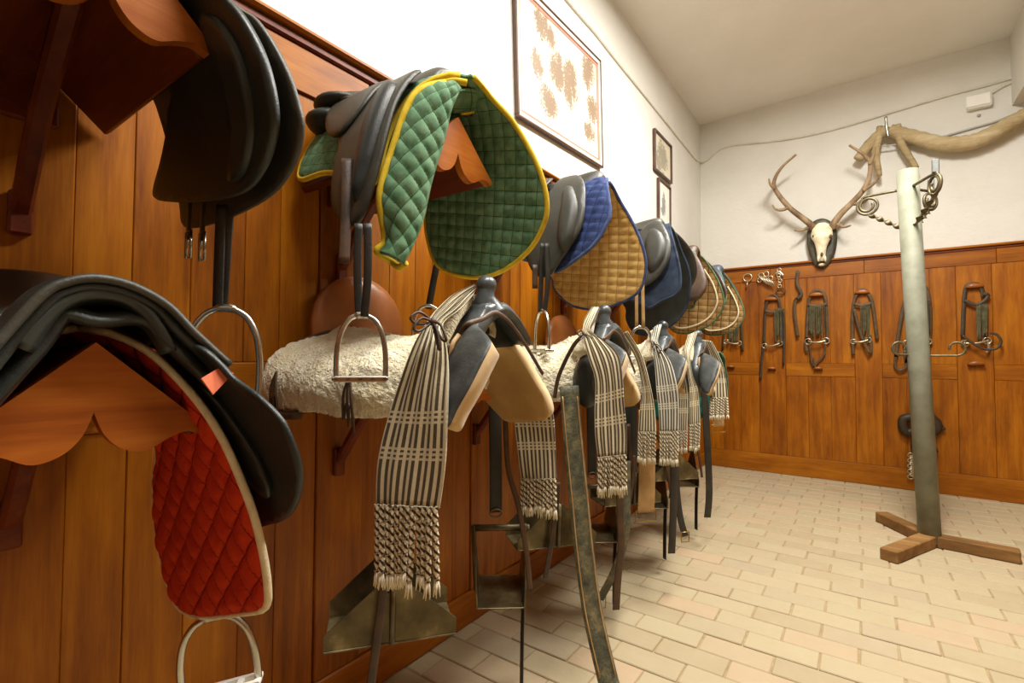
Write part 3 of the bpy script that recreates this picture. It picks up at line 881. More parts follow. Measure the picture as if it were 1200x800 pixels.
top = PY(266, 361, .42)
stirrup_iron(t, top, .125, .17, (.62, .78, 0), .006, tilt=-.06)
for sx in (222, 238):
    o = girth_strap(t, PY(sx, 235, .405), .075, .017)
nt = A(top[0], .0, top[2]); stirrup_iron(t, nt, .125, .15, (.62, .78, 0), .006); leather(t, [nt, nt + A(0, 0, .12), nt + A(0, .03, .35)], .024, (0, 1, 0), m_strapblack)

# ------------------------------------------------------------------ upper row, second: saddle on the green quilted pad
p = Prof(.93, 1.815, .31, .42)
t = thing('saddle_pad', 'green quilted saddle pad with yellow binding and one turned-back front flap', 'saddle pad', (.3, .93, ZU))
fx = p.px([(545, 98), (575, 112), (600, 140), (620, 172), (635, 205), (642, 240), (637, 266), (620, 294), (590, 317), (560, 325), (530, 320), (512, 308), (503, 282), (500, 255), (503, 225)], 1)
fx[0] = (.54, p.crest)
fx = [fx[0]] + fx + [(.12, 1.55), (.07, 1.68), (.07, p.crest), (.07, p.crest)]
q = qfun(.036, math.radians(12), .0075)
V1, F1, n1, u1, B1, po1 = drape(p, 1, fx, h=.0055, thick=.008, quilt=q)
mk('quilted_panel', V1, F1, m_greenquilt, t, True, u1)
binds = [tube(r, .0075, 8) for r in arcs(B1, po1, .004)]
# near side: fold runs down the front, the flap curls back outwards
rows = []
fold = [(541, 103, .535), (530, 128, .535), (521, 165, .53), (507, 212, .525), (497, 256, .52), (486, 285, .515), (474, 309, .51)]
edge_ = [(521, 97, .505), (497, 103, .50), (478, 124, .49), (458, 180, .475), (445, 230, .465), (451, 280, .46), (442, 294, .455)]
for (a, b) in zip(edge_, fold):
    e = PX(*a) ; fd = PX(*b); mid = (e + fd) / 2 + A(.016, -.016, 0)
    rows.append([e, mid, fd])
V, f, uv = loft(rows, 120, 40)
Lw = .10; hgt = qfun(.036, math.radians(28), .008)(uv[:, 0] * .12, uv[:, 1] * .46) * np.clip(np.minimum(np.minimum(uv[:, 0], 1 - uv[:, 0]) * 9, np.minimum(uv[:, 1], 1 - uv[:, 1]) * 16), 0, 1)
V, f, uv = shell(V, f, .008, (1, -1, .2), hgt, uv * A(.12, .46))
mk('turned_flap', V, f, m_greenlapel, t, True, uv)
ed = spl([PX(*a) for a in edge_] + [PX(458, 306, .455), PX(468, 313, .48), PX(475, 308, .505)], k=6)
binds.append(tube(ed, .0085, 8))
binds.append(tube(spl([PX(521, 97, .50), PX(533, 95, .52), PX(547, 97, .54)], k=5), .0085, 8))
# near side behind the fold, running back to the wall under the saddle
nx = [(.425, 1.52), (.43, 1.62), (.46, 1.74), (.53, p.crest), (.53, p.crest), (.07, p.crest), (.07, p.crest), (.06, 1.70), (.06, 1.62), (.09, 1.585), (.2, 1.58), (.33, 1.54), (.39, 1.50)]
V1, F1, n1, u1, B1, po1 = drape(p, -1, nx, h=.011, thick=.008, quilt=q)
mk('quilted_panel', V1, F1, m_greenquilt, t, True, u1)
binds += [tube(r, .0075, 8) for r in arcs(B1, po1, .004)]
V, f = merge(*binds); mk('binding', V, f, m_yellow, t)
V, f, uv = loft([[PX(533, 107, .515), PX(548, 104, .52), PX(560, 106, .53)], [PX(531, 120, .50), PX(548, 117, .505), PX(567, 116, .52)], [PX(531, 133, .475), PX(550, 131, .48), PX(572, 124, .505)]], 10, 14)
V, f, uv = shell(V, f, .006, (1, -.6, -.4), None, uv * .05); mk('gusset', V, f, m_greenquilt, t, True, uv)
V, f = tube(spl([PX(540, 133, .47), PX(555, 131, .48), PX(570, 125, .50)], k=4), .005, 6); mk('inner_tape', V, f, m_yellow, t)

ps = Prof(.93, 1.83, .33, .36)
t = thing('riding_saddle', 'brown-black leather saddle with rounded cantle on the green quilted pad', 'saddle', (.3, .93, ZU), 'english saddles on the wall racks')
s2 = [(.055, .0, .10, .07), (.07, .05, .125, .085), (.10, .062, .135, .07), (.17, .045, .13, .06), (.26, .015, .115, .05), (.35, .01, .10, .05), (.40, .025, .09, .06), (.45, .03, .085, .08), (.48, .015, .08, .085)]
seat_part(t, ps, m_oliveleather, s2, cz=-.005)
fl = [(.17, 1.80), (.30, 1.80), (.46, 1.80), (.475, 1.68), (.475, 1.54), (.45, 1.42), (.40, 1.39), (.33, 1.44), (.30, 1.52), (.29, 1.62), (.22, 1.70)]
flap_part('flap', ps, fl, m_oliveleather, t, thick=.007, bulge=.004, br=.02, off=.008)
kr = [(.40, 1.76), (.45, 1.73), (.455, 1.6), (.44, 1.48), (.41, 1.44), (.395, 1.55), (.39, 1.67)]
flap_part('knee_roll', ps, kr, m_blackleather, t, thick=.004, bulge=.02, br=.03, off=.010)
sk = [(.14, 1.80), (.32, 1.81), (.36, 1.74), (.33, 1.66), (.27, 1.64), (.20, 1.70)]
flap_part('skirt', ps, sk, m_oliveleather, t, thick=.006, bulge=.004, off=.018)
bc = PX(409, 132, .13); V, f = ball((0, 0, 0), (.075, .105, .024), 24, 12); Mr = np.array(Matrix.Translation(tuple(bc)) @ Matrix.Rotation(-.22, 4, 'Y'))
V, f = xf((V, f), Mr); mk('cantle_cushion', V, f, m_greyleather, t)
V, f = ball((0, 0, 0), (.07, .10, .034), 24, 12); Mr = np.array(Matrix.Translation(tuple(PX(398, 150, .12))) @ Matrix.Rotation(-.15, 4, 'Y')); V, f = xf((V, f), Mr); mk('cantle_roll', V, f, m_blackleather, t)
V, f = strap(spl([PY(406, 186, .69), PY(406, 240, .675), PY(403, 308, .66)], k=6), .024, .005, (-.75, .66, 0)); mk('girth_strap', V, f, m_strapbrown, t)
px_strap(t, [(420, 262), (419, 320), (421, 371)], .625, .016, m_strapblack)
px_strap(t, [(431, 262), (431, 320), (427, 371)], .622, .016, m_strapblack)
stirrup_iron(t, PY(424, 369, .622), .094, .128, (.66, .75, 0), .0055)
px_strap(t, [(514, 300), (508, 330), (502, 362)], 1.17, .022, m_strapblack)
stirrup_iron(t, PY(502, 358, 1.17), .1, .13, (.66, .75, 0), .0055)

# ------------------------------------------------------------------ upper row, farther saddles and pads
def pad_px(label, prof, far_px, near_px, mo, mi, mb, quilt, xr=.08, inset=None, group=None, h=.010):
    t = thing('saddle_pad', label, 'saddle pad', (.3, prof.yc, prof.crest), group); binds = []
    for sd, pts in ((1, far_px), (-1, near_px)):
        xz = prof.px(pts, sd); xz[0] = (PY(*pts[0], prof.yc)[0], prof.crest)
        zl = xz[-1][1]; xz = [xz[0]] + xz + [(min(xr, xz[-1][0]), (zl + prof.crest) / 2), (xr, prof.crest), (xr, prof.crest)]
        V, F2, nf, uv, B, poly = drape(prof, sd, xz, h=h, thick=.008, quilt=quilt)
        mk2('quilted_panel', V, F2, nf, [mo, mi, mb], t, uv)
        binds += [tube(r, .007, 6) for r in arcs(B, poly, .004)]
        if inset is not None and sd == 1:
            c = np.array(xz).mean(0); xi = [tuple(c + (np.array(q) - c) * .86) for q in xz[2:len(pts) + 1]]
            V2, F3, n2, u2, B2, p2 = drape(prof, sd, xi, h=.03, thick=.012)
            r = arcs(B2, p2, .004)[0]; keep = spl([B2[i * 5] for i in range(len(xi) - 1)], k=6) + A(.0, -.016, 0)
            V, f = tube(keep, .0055, 6); mk('piping', V, f, inset, t)
    V, f = merge(*binds); mk('binding', V, f, mb, t)
    return t

def eng_near(label, prof, flap_px, knee_px, mat, matk, seat=None, skirt=True, stirrup=None, lx=None, extra=None, cz=0):
    t = thing('riding_saddle', label, 'saddle', (.3, prof.yc, ZU), 'english saddles on the wall racks')
    seat_part(t, prof, mat, seat or SEAT, cz=cz)
    xz = prof.px(flap_px, -1)
    flap_part('flap', prof, xz, mat, t, thick=.008, bulge=.006, br=.025, off=.006)
    if knee_px: flap_part('knee_roll', prof, prof.px(knee_px, -1), matk, t, thick=.004, bulge=.024, br=.03, off=.008)
    c = prof.crest
    if skirt: flap_part('skirt', prof, [(.14, c - .01), (.36, c - .005), (.40, c - .06), (.34, c - .13), (.22, c - .12)], mat, t, thick=.006, bulge=.004, off=.018)
    return t

# third: grey-black saddle, pad blue outside and tan inside
p = Prof(1.66, 1.752, .31, .42)
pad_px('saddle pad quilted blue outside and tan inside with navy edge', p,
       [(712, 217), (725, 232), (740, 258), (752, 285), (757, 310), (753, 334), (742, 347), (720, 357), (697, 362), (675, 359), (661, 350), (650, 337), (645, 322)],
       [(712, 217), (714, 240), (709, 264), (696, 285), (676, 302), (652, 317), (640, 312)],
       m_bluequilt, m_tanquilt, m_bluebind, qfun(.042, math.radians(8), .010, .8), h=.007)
ps = Prof(1.66, 1.775, .335, .36)
s3 = [(.06, .0, .11, .07), (.085, .05, .145, .085), (.12, .06, .155, .07), (.2, .035, .14, .06), (.3, .005, .115, .05), (.4, .0, .10, .05), (.48, .012, .09, .06), (.54, .018, .075, .08), (.565, .005, .06, .085), (.57, -.02, .05, .08)]
t = eng_near('worn grey-black leather saddle on the blue and tan pad', ps, [(668, 207), (684, 212), (686, 240), (681, 268), (668, 290), (655, 309), (643, 324), (628, 322), (618, 300), (622, 260), (645, 225)],
             [(664, 224), (673, 222), (680, 245), (675, 275), (663, 296), (655, 285), (657, 250)], m_greyleather, m_greyleather, s3)
px_strap(t, [(636, 285), (634, 330), (633, 366)], 1.40, .017, m_strapblack)
px_strap(t, [(641, 285), (642, 330), (638, 366)], 1.395, .017, m_strapblack)
stirrup_iron(t, PY(635, 364, 1.40), .12, .135, (.82, -.57, 0), .006)
px_strap(t, [(627, 310), (627, 338)], 1.38, .02, m_strapbrown, 'girth_strap')

# fourth: dark saddle on navy felt pad
p = Prof(2.33, 1.735, .32, .42)
pad_px('dark navy felt saddle pad under the fourth upper saddle', p,
       [(783, 268), (797, 290), (806, 312), (809, 332), (806, 355), (795, 374), (776, 387), (757, 392), (743, 388), (735, 374), (731, 355)],
       [(783, 268), (793, 300), (797, 330), (792, 344), (775, 352), (760, 360), (745, 352)],
       m_navypad, m_blackleather, m_navypad, qfun(.05, 0, .003))
ps = Prof(2.33, 1.755, .345, .36)
t = eng_near('dark leather saddle with rounded knee roll on the navy felt pad', ps, [(771, 260), (780, 268), (786, 285), (784, 305), (774, 322), (762, 332), (750, 337), (742, 325), (745, 290), (757, 265)],
             [(766, 270), (778, 276), (782, 295), (774, 314), (762, 320), (756, 300), (758, 280)], m_greyleather, m_greyleather, s3)
px_strap(t, [(746, 340), (746, 383)], 2.06, .016, m_straptan)
px_strap(t, [(753, 330), (754, 384)], 2.05, .016, m_straptan)
stirrup_iron(t, PY(751, 383, 2.05), .105, .128, (.66, .75, 0), .007, tread_mat=m_white)

# fifth and sixth: brown quilted pads with cream piping and green edge
p = Prof(2.95, 1.72, .32, .42)
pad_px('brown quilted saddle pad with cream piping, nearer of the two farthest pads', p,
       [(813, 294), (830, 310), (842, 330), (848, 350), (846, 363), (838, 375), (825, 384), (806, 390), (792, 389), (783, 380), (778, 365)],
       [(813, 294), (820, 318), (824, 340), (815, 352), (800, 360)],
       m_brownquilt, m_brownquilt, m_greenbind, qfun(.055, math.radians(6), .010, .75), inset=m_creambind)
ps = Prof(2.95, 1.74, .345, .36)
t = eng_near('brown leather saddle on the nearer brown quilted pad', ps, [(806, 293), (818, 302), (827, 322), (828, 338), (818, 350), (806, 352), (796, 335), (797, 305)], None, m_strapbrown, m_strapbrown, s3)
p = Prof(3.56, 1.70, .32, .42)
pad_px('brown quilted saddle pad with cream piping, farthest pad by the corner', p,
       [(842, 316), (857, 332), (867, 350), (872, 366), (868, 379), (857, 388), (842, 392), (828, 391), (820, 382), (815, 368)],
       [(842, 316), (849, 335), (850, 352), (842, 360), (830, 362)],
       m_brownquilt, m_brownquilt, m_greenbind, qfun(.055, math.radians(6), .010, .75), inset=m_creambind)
ps = Prof(3.56, 1.72, .345, .36)
t = eng_near('blue-grey leather saddle on the farthest brown quilted pad', ps, [(835, 309), (843, 318), (850, 334), (851, 346), (842, 352), (832, 345), (826, 320)], None, m_blueleather, m_blueleather, s3)

# ------------------------------------------------------------------ lower row: fleece-covered stock saddles
def box_stirrup(t, c, a, L=.25, B=.135, H=.15):
    """iron box stirrup: floor plate, two triangular sides, bar across the top"""
    a = np.array(a, float); a /= np.linalg.norm(a); b = np.cross(A(0, 0, 1), a)
    M = np.eye(4); M[:3, 0] = a; M[:3, 1] = b; M[:3, 2] = (0, 0, 1); M[:3, 3] = c
    V, f = xf(cbox((-L / 2, -B / 2, 0), (L / 2, B / 2, .004), .001), M)
    o = mk('box_stirrup', V, f, m_ironbox, t, False)
    for s in (-1, 1):
        poly = np.array([(-.014, H), (.014, H), (L * .5, .035), (L * .5, .0), (-L * .5, .0), (-L * .5, .035)])
        P, Fc, d = fill(poly, .05)
        W = np.stack([P[:, 0], s * (B / 2 + .012 * P[:, 1] / H - .002), P[:, 1]], 1)
        V, f, _ = shell(W, Fc, .004, (0, s, 0)); V, f = xf((V, f), M); mk('side_plate', V, f, m_ironbox, o, False)
        V, f = xf(tube(np.array([(0, s * (B / 2 + .004), .004), (0, s * (B / 2 + .014), H)]), .006, 8), M); mk('side_rib', V, f, m_ironbox, o)
    V, f = xf(tube(np.array([(0, -B / 2 - .014, H - .008), (0, B / 2 + .014, H - .008)]), .0105, 10), M); mk('top_bar', V, f, m_iron, o)
    return o

YC = .93
def stock_saddle():
    t = thing('stock_saddle', 'stock saddle covered in cream fleece, nearest of its row, dark horn in front', 'saddle', (.3, YC, ZL), 'fleece-covered stock saddles in the lower row')
    # fleece cover: half barrel draped over the tree
    rows = []
    zc_ = [(.055, 1.165, .90), (.08, 1.18, .97), (.15, 1.175, 1.0), (.26, 1.152, 1.0), (.38, 1.155, 1.0), (.48, 1.185, .95), (.555, 1.235, .72), (.575, 1.24, .66)]
    for x, zc0, k in zc_:
        r = []
        half = [(-.270, .965), (-.288, 1.005), (-.283, 1.045), (-.255, 1.085), (-.19, 1.125), (-.11, min(1.148, zc0 - .006)), (-.05, zc0 - .004)]
        for s, z in half: r.append((x, YC + s * k, z - (.0 if x > .1 else -.01)))
        r.append((x, YC, zc0))
        kf = 1.0 if x < .4 else (.6 if x < .5 else .35)
        for s, z in half[::-1]: r.append((x, YC - s * k * kf, zc0 - (zc0 - z) * kf - (.0 if x > .1 else -.01)))
        rows.append(r)
    V, f, uv = loft(rows, 110, 130)
    rng = np.random.RandomState(3)
    nz = rng.rand(110, 130); nz = (nz + np.roll(nz, 1, 0) + np.roll(nz, 1, 1) + np.roll(nz, (1, 1), (0, 1))) / 4
    big = rng.rand(14, 17); ii = np.linspace(0, 12.99, 110); jj = np.linspace(0, 15.99, 130)
    I, J = np.meshgrid(ii, jj, indexing='ij'); i0, j0 = I.astype(int), J.astype(int); fi, fj = I - i0, J - j0
    bg = big[i0, j0] * (1 - fi) * (1 - fj) + big[i0 + 1, j0] * fi * (1 - fj) + big[i0, j0 + 1] * (1 - fi) * fj + big[i0 + 1, j0 + 1] * fi * fj
    hgt = ((nz - .5) * .010 + (bg - .5) * .010).ravel()
    V, f, uv = shell(V, f, .02, (0, 0, 1), hgt, uv)
    fl = mk('fleece_cover', V, f, m_fleece, t, True, uv)
    # front wings of the fleece: thick rolls turned to the front
    for s in (-1,):
        P = spl([(.56, YC + s * .03, 1.235), (.575, YC + s * .08, 1.205), (.585, YC + s * .13, 1.165), (.585, YC + s * .17, 1.12)], k=6)
        V, f, _ = sweep(P, circ(.03, 12, .6), up=A(0, -s, .4), scale=[.6, .8] + [1.0] * (len(P) - 4) + [.9, .6]); mk('fleece_wing', V, f, m_fleece, t)
    # dark lining showing below, thongs
    for (x, dy) in ((.17, -.282), (.47, -.288)):
        for k in range(3):
            P = spl([(x, YC + dy - .006, 1.06), (x + .012 * (k - 1), YC + dy - .014, 1.02), (x + .018 * (k - 1) + .004, YC + dy - .012, .965 - .012 * k), (x + .008 * (k - 1), YC + dy - .010, 1.0)], k=5)
            V, f = tube(P, .003, 6); mk('thong', V, f, m_strapbrown, fl)
    V, f, _ = sweep(spl([(.07, YC - .268, .962), (.16, YC - .272, .952), (.24, YC - .27, .956)], k=4), strap_sec(.02, .02), up=A(0, -1, 0)); mk('lining', V, f, m_fleecedark, t)
    V, f, _ = sweep(spl([(.045, YC - .17, 1.125), (.06, YC - .12, 1.15), (.08, YC - .08, 1.165)], k=4), strap_sec(.03, .012), up=A(-.6, 0, .8)); mk('rear_strap', V, f, m_strapbrown, t)
    # cantle: upright rounded leather plate
    a = np.linspace(0, math.pi, 15)
    poly = np.array([(.17 * math.cos(q), .20 * math.sin(q) ** .8 + .02) for q in a] + [(-.15, -.05), (.15, -.05)])
    V, f, uv = plate(poly, (.07, YC + .045, 1.13), (0, 1, 0), (-.10, 0, .995), .022, .02, .016, .09)
    mk('cantle', V, f, m_cantle, t)
    # horn and fork
    hx = .60
    hp = [PX(563, 352, hx), PX(569, 344, hx), PX(570, 335, hx)]
    V, f = ball(PX(570, 334, hx), (.025, .026, .024)); V2, f2 = tube(spl([PX(570, 337, hx), PX(569, 349, hx), PX(572, 366, hx)], k=4), [.023, .022, .0215, .022, .025, .030, .036, .042, .046], 16)
    V, f = merge((V, f), (V2, f2)); mk('horn', V, f, m_horn, t)
    poly = [(561, 356), (556, 364), (549, 376), (542, 392), (530, 425), (540, 428), (552, 404), (560, 388), (569, 376), (581, 370), (592, 376), (602, 389), (609, 399), (614, 404), (611, 394), (604, 381), (596, 369), (588, 360), (580, 355)]
    W0 = [PX(a_, b_, hx) for a_, b_ in poly]; o0 = A(hx + .025, 0, 0)
    V, f, uv = plate(np.array([(w_[1], w_[2]) for w_ in W0]), o0, (0, 1, 0), (0, 0, 1), .06, .008, .012, .025, True, 3)
    mk('fork', V, f, m_horn, t)
    poly = [(552, 400), (562, 384), (572, 374), (582, 369), (594, 378), (606, 395), (612, 405), (575, 408)]
    W0 = [PX(a_, b_, hx - .03) for a_, b_ in poly]
    V, f, uv = plate(np.array([(w_[1], w_[2]) for w_ in W0]), A(hx - .03, 0, 0), (0, 1, 0), (0, 0, 1), .02, .02); mk('gullet_sheet', V, f, m_blackleather, t)  # dark sheet closing the opening under the fork
    # suede front panels hanging either side of the fork
    pf = Prof(YC, 1.20, .40, .30)
    fx = pf.px([(576, 401), (592, 396), (603, 398), (612, 408), (630, 437), (644, 461), (649, 477), (647, 485), (638, 489), (602, 490), (588, 479), (572, 461), (560, 447), (566, 425)], 1)
    V, F2, nf, uv, B, po = drape(pf, 1, fx, h=.012, thick=.030, quilt=None, k=4, bulge=.008, br=.02)
    mk2('knee_pad', V, F2, nf, [m_kneeout, m_suede, m_suede_pale], t, uv)
    nx = [(x_, z_) for x_, z_ in pf.px([(574, 397), (574, 408), (555, 446), (536, 480), (526, 500), (516, 497), (512, 470), (520, 430), (540, 395), (552, 378), (562, 384)], -1)]
    V, F2, nf, uv, B, po = drape(pf, -1, nx, h=.012, thick=.034, k=4, bulge=.004, br=.02)
    mk2('knee_pad', V, F2, nf, [m_kneeout, m_suede, m_suede_pale], t, uv)
    V, f = ball((.63, YC - .195, 1.03), (.05, .03, .08), 18, 12); mk('side_roll', V, f, m_blacksmooth, t)
    # thong round the fork
    P = spl([PX(538, 392, .64), PX(548, 380, .66), PX(557, 376, .66), PX(566, 373, .655), PX(580, 366, .65), PX(594, 374, .65), PX(604, 386, .645), PX(616, 404, .64), PX(636, 438, .63)], k=5)
    V, f, _ = sweep(P, strap_sec(.012, .005), up=A(.9, -.2, .2)); mk('fork_strap', V, f, m_strapbrown, t)
    V, f, _ = sweep(spl([PX(538, 392, .65), PX(530, 404, .655), PX(528, 425, .655)], k=4), strap_sec(.01, .004), up=A(.8, -.5, .2)); mk('fork_strap', V, f, m_straptan, t)
    # straps and box stirrups
    px_strap(t, [(580, 470), (581, 540), (581, 600)], 1.22, .040, m_strapblack, 'girth_strap', up=(-.75, .66, 0), th=.006)
    c0 = PY(581, 601, 1.215); V, f = tube(c0 + np.array([(.019 * math.cos(q) * .66, .019 * math.cos(q) * .75, .012 * math.sin(q)) for q in np.linspace(0, 6.28, 14)[:-1]]), .0028, 6, closed=True); mk('girth_ring', V, f, m_iron, t)
    px_strap(t, [(592, 470), (595, 545), (607, 590), (616, 640), (621, 690)], 1.20, .016, m_strapbrown, 'stirrup_leather', up=(-.75, .66, 0), th=.006)
    V, f = strap(spl([PY(614, 690, 1.22), PY(612, 745, 1.22), PY(611, 812, 1.22)], k=4), .03, .005, (.66, .75, 0)); mk('long_strap', V, f, m_strapblack, t)
    box_stirrup(t, (.405, 1.245, .365), (-.62, .78, 0), .22, .145, .205)
    box_stirrup(t, (.50, .725, .515), (.62, .78, 0), .262, .14, .135)
    px_strap(t, [(452, 640), (449, 690), (443, 740), (433, 812)], .645, .017, m_strapbrown, 'long_strap', up=(-.6, .5, .0), th=.005)
    px_strap(t, [(449, 560), (451, 640), (452, 695)], .665, .016, m_strapbrown, 'stirrup_leather')
    return t

def copy_thing(root, dloc, label):
    r = root.copy(); COL.objects.link(r); r.location = root.location + Vector(dloc); r['label'] = label
    for ch in list(root.children):
        c = ch.copy(); COL.objects.link(c); c.parent = r; c.matrix_parent_inverse = ch.matrix_parent_inverse.copy()
        for g in list(ch.children):
            d = g.copy(); COL.objects.link(d); d.parent = c; d.matrix_parent_inverse = g.matrix_parent_inverse.copy()
    return r
ss = stock_saddle()
OFF = [(0, 0, 0), (0, .664, -.012), (0, 1.285, -.03), (0, 1.863, -.045)]
s2nd = copy_thing(ss, OFF[1], 'stock saddle covered in cream fleece, second of its row, tooled grey strap below')
s3rd = copy_thing(ss, OFF[2], 'stock saddle covered in cream fleece, third of its row, behind the iron stirrup')
s4th = copy_thing(ss, OFF[3], 'stock saddle covered in cream fleece, farthest of its row toward the corner')

# ------------------------------------------------------------------ striped blankets with tassels
def tassel_mesh(L, r, mats):
    n = 40; P = np.stack([np.zeros(n), np.zeros(n), -np.linspace(0, L, n)], 1)
    turns = L / .0165
    V, f, uv = sweep(P, [(q[0] * (1 + .16 * math.cos(i * math.pi / 2)), q[1] * (1 + .16 * math.cos(i * math.pi / 2))) for i, q in enumerate(circ(r, 8))], up=A(0, 1, 0), twist=np.linspace(0, turns * math.pi, n))
    uv = uv.copy(); uv[:, 1] *= turns
    nb = len(f); parts = [(V, f)]; U = [uv]
    for k in range(5):
        a = k * 1.256 + .3; d = A(math.cos(a), math.sin(a), 0) * r * .8
        Q = np.array([A(0, 0, -L * .985) + d * .3, A(0, 0, -L - .012) + d * .9, A(0, 0, -L - .03) + d * (1.5 + .3 * math.sin(k * 3))])
        V2, f2 = tube(Q, [r * .45, r * .4, r * .12], 5); parts.append((V2, f2)); U.append(np.zeros((len(V2), 2)))
    V, f = merge(*parts)
    me = D.meshes.new('tassel'); me.from_pydata([tuple(v) for v in V], [], f)
    for m in mats: me.materials.append(m)
    me.polygons.foreach_set('material_index', [0] * nb + [1] * (len(f) - nb)); me.polygons.foreach_set('use_smooth', [True] * len(f))
    ul = me.uv_layers.new(name='UVMap'); idx = np.empty(len(me.loops), dtype=np.int32); me.loops.foreach_get('vertex_index', idx)
    ul.data.foreach_set('uv', np.vstack(U).astype(np.float32)[idx].ravel()); me.update(); return me

def blanket_end(t, rows, tl, mat, width=.135, ntas=12, pleat=.004, label=None, nu=44, nv=44, ku=1.0):
    """rows from top to bottom: (left px, left py, right px, right py, y depth[, y depth right])"""
    R = []
    for r in rows:
        yl = r[4]; yr = r[5] if len(r) > 5 else r[4]
        a = PY(r[0], r[1], yl); b = PY(r[2], r[3], yr); R.append([a, a * .75 + b * .25, (a + b) / 2, a * .25 + b * .75, b])
    V, f, uv = loft(R, nu, nv)
    G = V.reshape(nu, nv, 3); L = np.r_[0, np.cumsum(np.linalg.norm(np.diff(G[:, nv // 2], axis=0), axis=1))]
    v = np.repeat(L[-1] - L, nv); u = np.tile(np.linspace(0, width * ku, nv), nu)
    w = np.linalg.norm(G[:, -1] - G[:, 0], axis=1); fold = np.repeat(np.clip(1.25 - w / w.max(), .1, 1), nv)
    hgt = pleat * fold * np.sin(u / (width * ku) * 2 * math.pi * 4.0 + .8) + .0025 * np.sin(v * 22 + u * 30)
    V, f, uv = shell(V, f, .004, (.7, -.7, .1), hgt, np.stack([u, v], 1))
    c = mk('cloth', V, f, mat, t, True, uv)
    me = tassel_mesh(tl, width / ntas * .56 * min(1, w[-1] / width * 1.05), [m_twist, m_tuft])
    for i in range(ntas):
        k = (i + .5) / ntas; p0 = G[-1, 0] * (1 - k) + G[-1, -1] * k
        o = lk('tassel', me, t); o.location = p0 + A(.0, -.003, .004); o.rotation_euler = (random.uniform(-.05, .05), random.uniform(-.05, .05), random.uniform(0, 3)); o.scale = (1, 1, random.uniform(.93, 1.04))
    return c

def tie(t, c, s=1.0):
    c = np.array(c); parts = []
    for k, (dx, dz) in enumerate([(-.03, -.012), (-.035, .004), (.022, -.03), (.012, -.045)]):
        d = A(.66, .75, 0) * dx * s + A(.02, -.02, dz * s)
        P = spl([c, c + d * .6 + A(0, 0, .012 * s), c + d, c + d * .7 - A(0, 0, .008 * s), c], k=5); parts.append(tube(P, .0024 * s, 6))
    parts.append(ball(c, .007 * s)); V, f = merge(*parts); mk('thong_tie', V, f, m_strapbrown, t)

t = thing('striped_blanket', 'brown and cream striped blanket tied over the nearest fleece saddle', 'blanket', (.6, .7, 1.1), 'striped tasselled blankets')
blanket_end(t, [(554, 334, 557, 340, .90), (530, 346, 549, 352, .80, .84), (512, 362, 534, 366, .74, .79), (501, 376, 519, 379, .70, .735), (489, 398, 522, 397, .675, .70), (474, 432, 525, 430, .655, .68), (457, 480, 524, 482, .645, .665), (444, 540, 521, 542, .64, .66), (441, 592, 514, 596, .64, .66)], .132, m_stripe, .128, 12, .006)
tie(t, PY(507, 377, .675), 1.15)
blanket_end(t, [(596, 462, 640, 462, 1.225), (601, 488, 648, 487, 1.25), (606, 520, 650, 520, 1.265), (611, 562, 652, 562, 1.265)], .085, m_stripe, .118, 11, .003)
t = thing('striped_blanket', 'brown and cream striped blanket tied over the second fleece saddle', 'blanket', (.6, 1.36, 1.1), 'striped tasselled blankets')
blanket_end(t, [(694, 361, 703, 360, 1.55), (686, 372, 698, 374, 1.45), (683, 384, 692, 388, 1.38), (684, 395, 706, 397, 1.34), (690, 420, 724, 415, 1.315), (697, 445, 729, 440, 1.305), (697, 480, 731, 475, 1.30), (698, 510, 734, 505, 1.30), (701, 537, 734, 534, 1.30)], .085, m_stripe, .128, 11, .006, ku=.85)
tie(t, PY(685, 392, 1.345), .9)
V, f, _ = sweep(spl([PY(685, 392, 1.34), PY(672, 405, 1.335), PY(655, 440, 1.325), PY(650, 466, 1.32)], k=5), strap_sec(.012, .005), up=A(.5, -.8, 0)); mk('cloth_edge', V, f, m_strapbrown, t)
blanket_end(t, [(728, 392, 735, 388, 1.80), (745, 420, 752, 416, 1.86), (752, 455, 762, 452, 1.89), (750, 480, 767, 480, 1.90), (748, 506, 769, 507, 1.90)], .10, m_stripe, .11, 8, .002, ku=.7)
t = thing('striped_blanket', 'grey and cream striped blanket tied over the third fleece saddle', 'blanket', (.6, 1.98, 1.1), 'striped tasselled blankets')
blanket_end(t, [(766, 384, 775, 380, 2.15), (763, 396, 771, 398, 2.06), (765, 405, 773, 405, 1.98), (767, 425, 786, 425, 1.95), (769, 455, 793, 452, 1.93), (772, 480, 795, 478, 1.93), (773, 506, 795, 506, 1.93)], .105, m_stripeblue, .128, 9, .005, ku=.7)
tie(t, PY(767, 403, 1.96), .8)
blanket_end(t, [(793, 440, 802, 440, 2.4), (795, 460, 806, 460, 2.45), (795, 505, 806, 505, 2.46)], .085, m_stripe, .09, 6, .002, ku=.6)
t = thing('striped_blanket', 'brown and cream striped blanket tied over the farthest fleece saddle', 'blanket', (.6, 2.5, 1.1), 'striped tasselled blankets')
blanket_end(t, [(806, 392, 818, 388, 2.7), (803, 405, 812, 405, 2.6), (803, 415, 809, 417, 2.54), (806, 440, 812, 440, 2.5), (808, 460, 818, 458, 2.49), (808, 498, 821, 496, 2.48)], .11, m_stripe, .11, 6, .003, ku=.6)
blanket_end(t, [(822, 398, 834, 400, 3.0), (832, 430, 848, 430, 3.07), (832, 466, 853, 466, 3.08)], .105, m_stripe, .12, 7, .002, ku=.6)

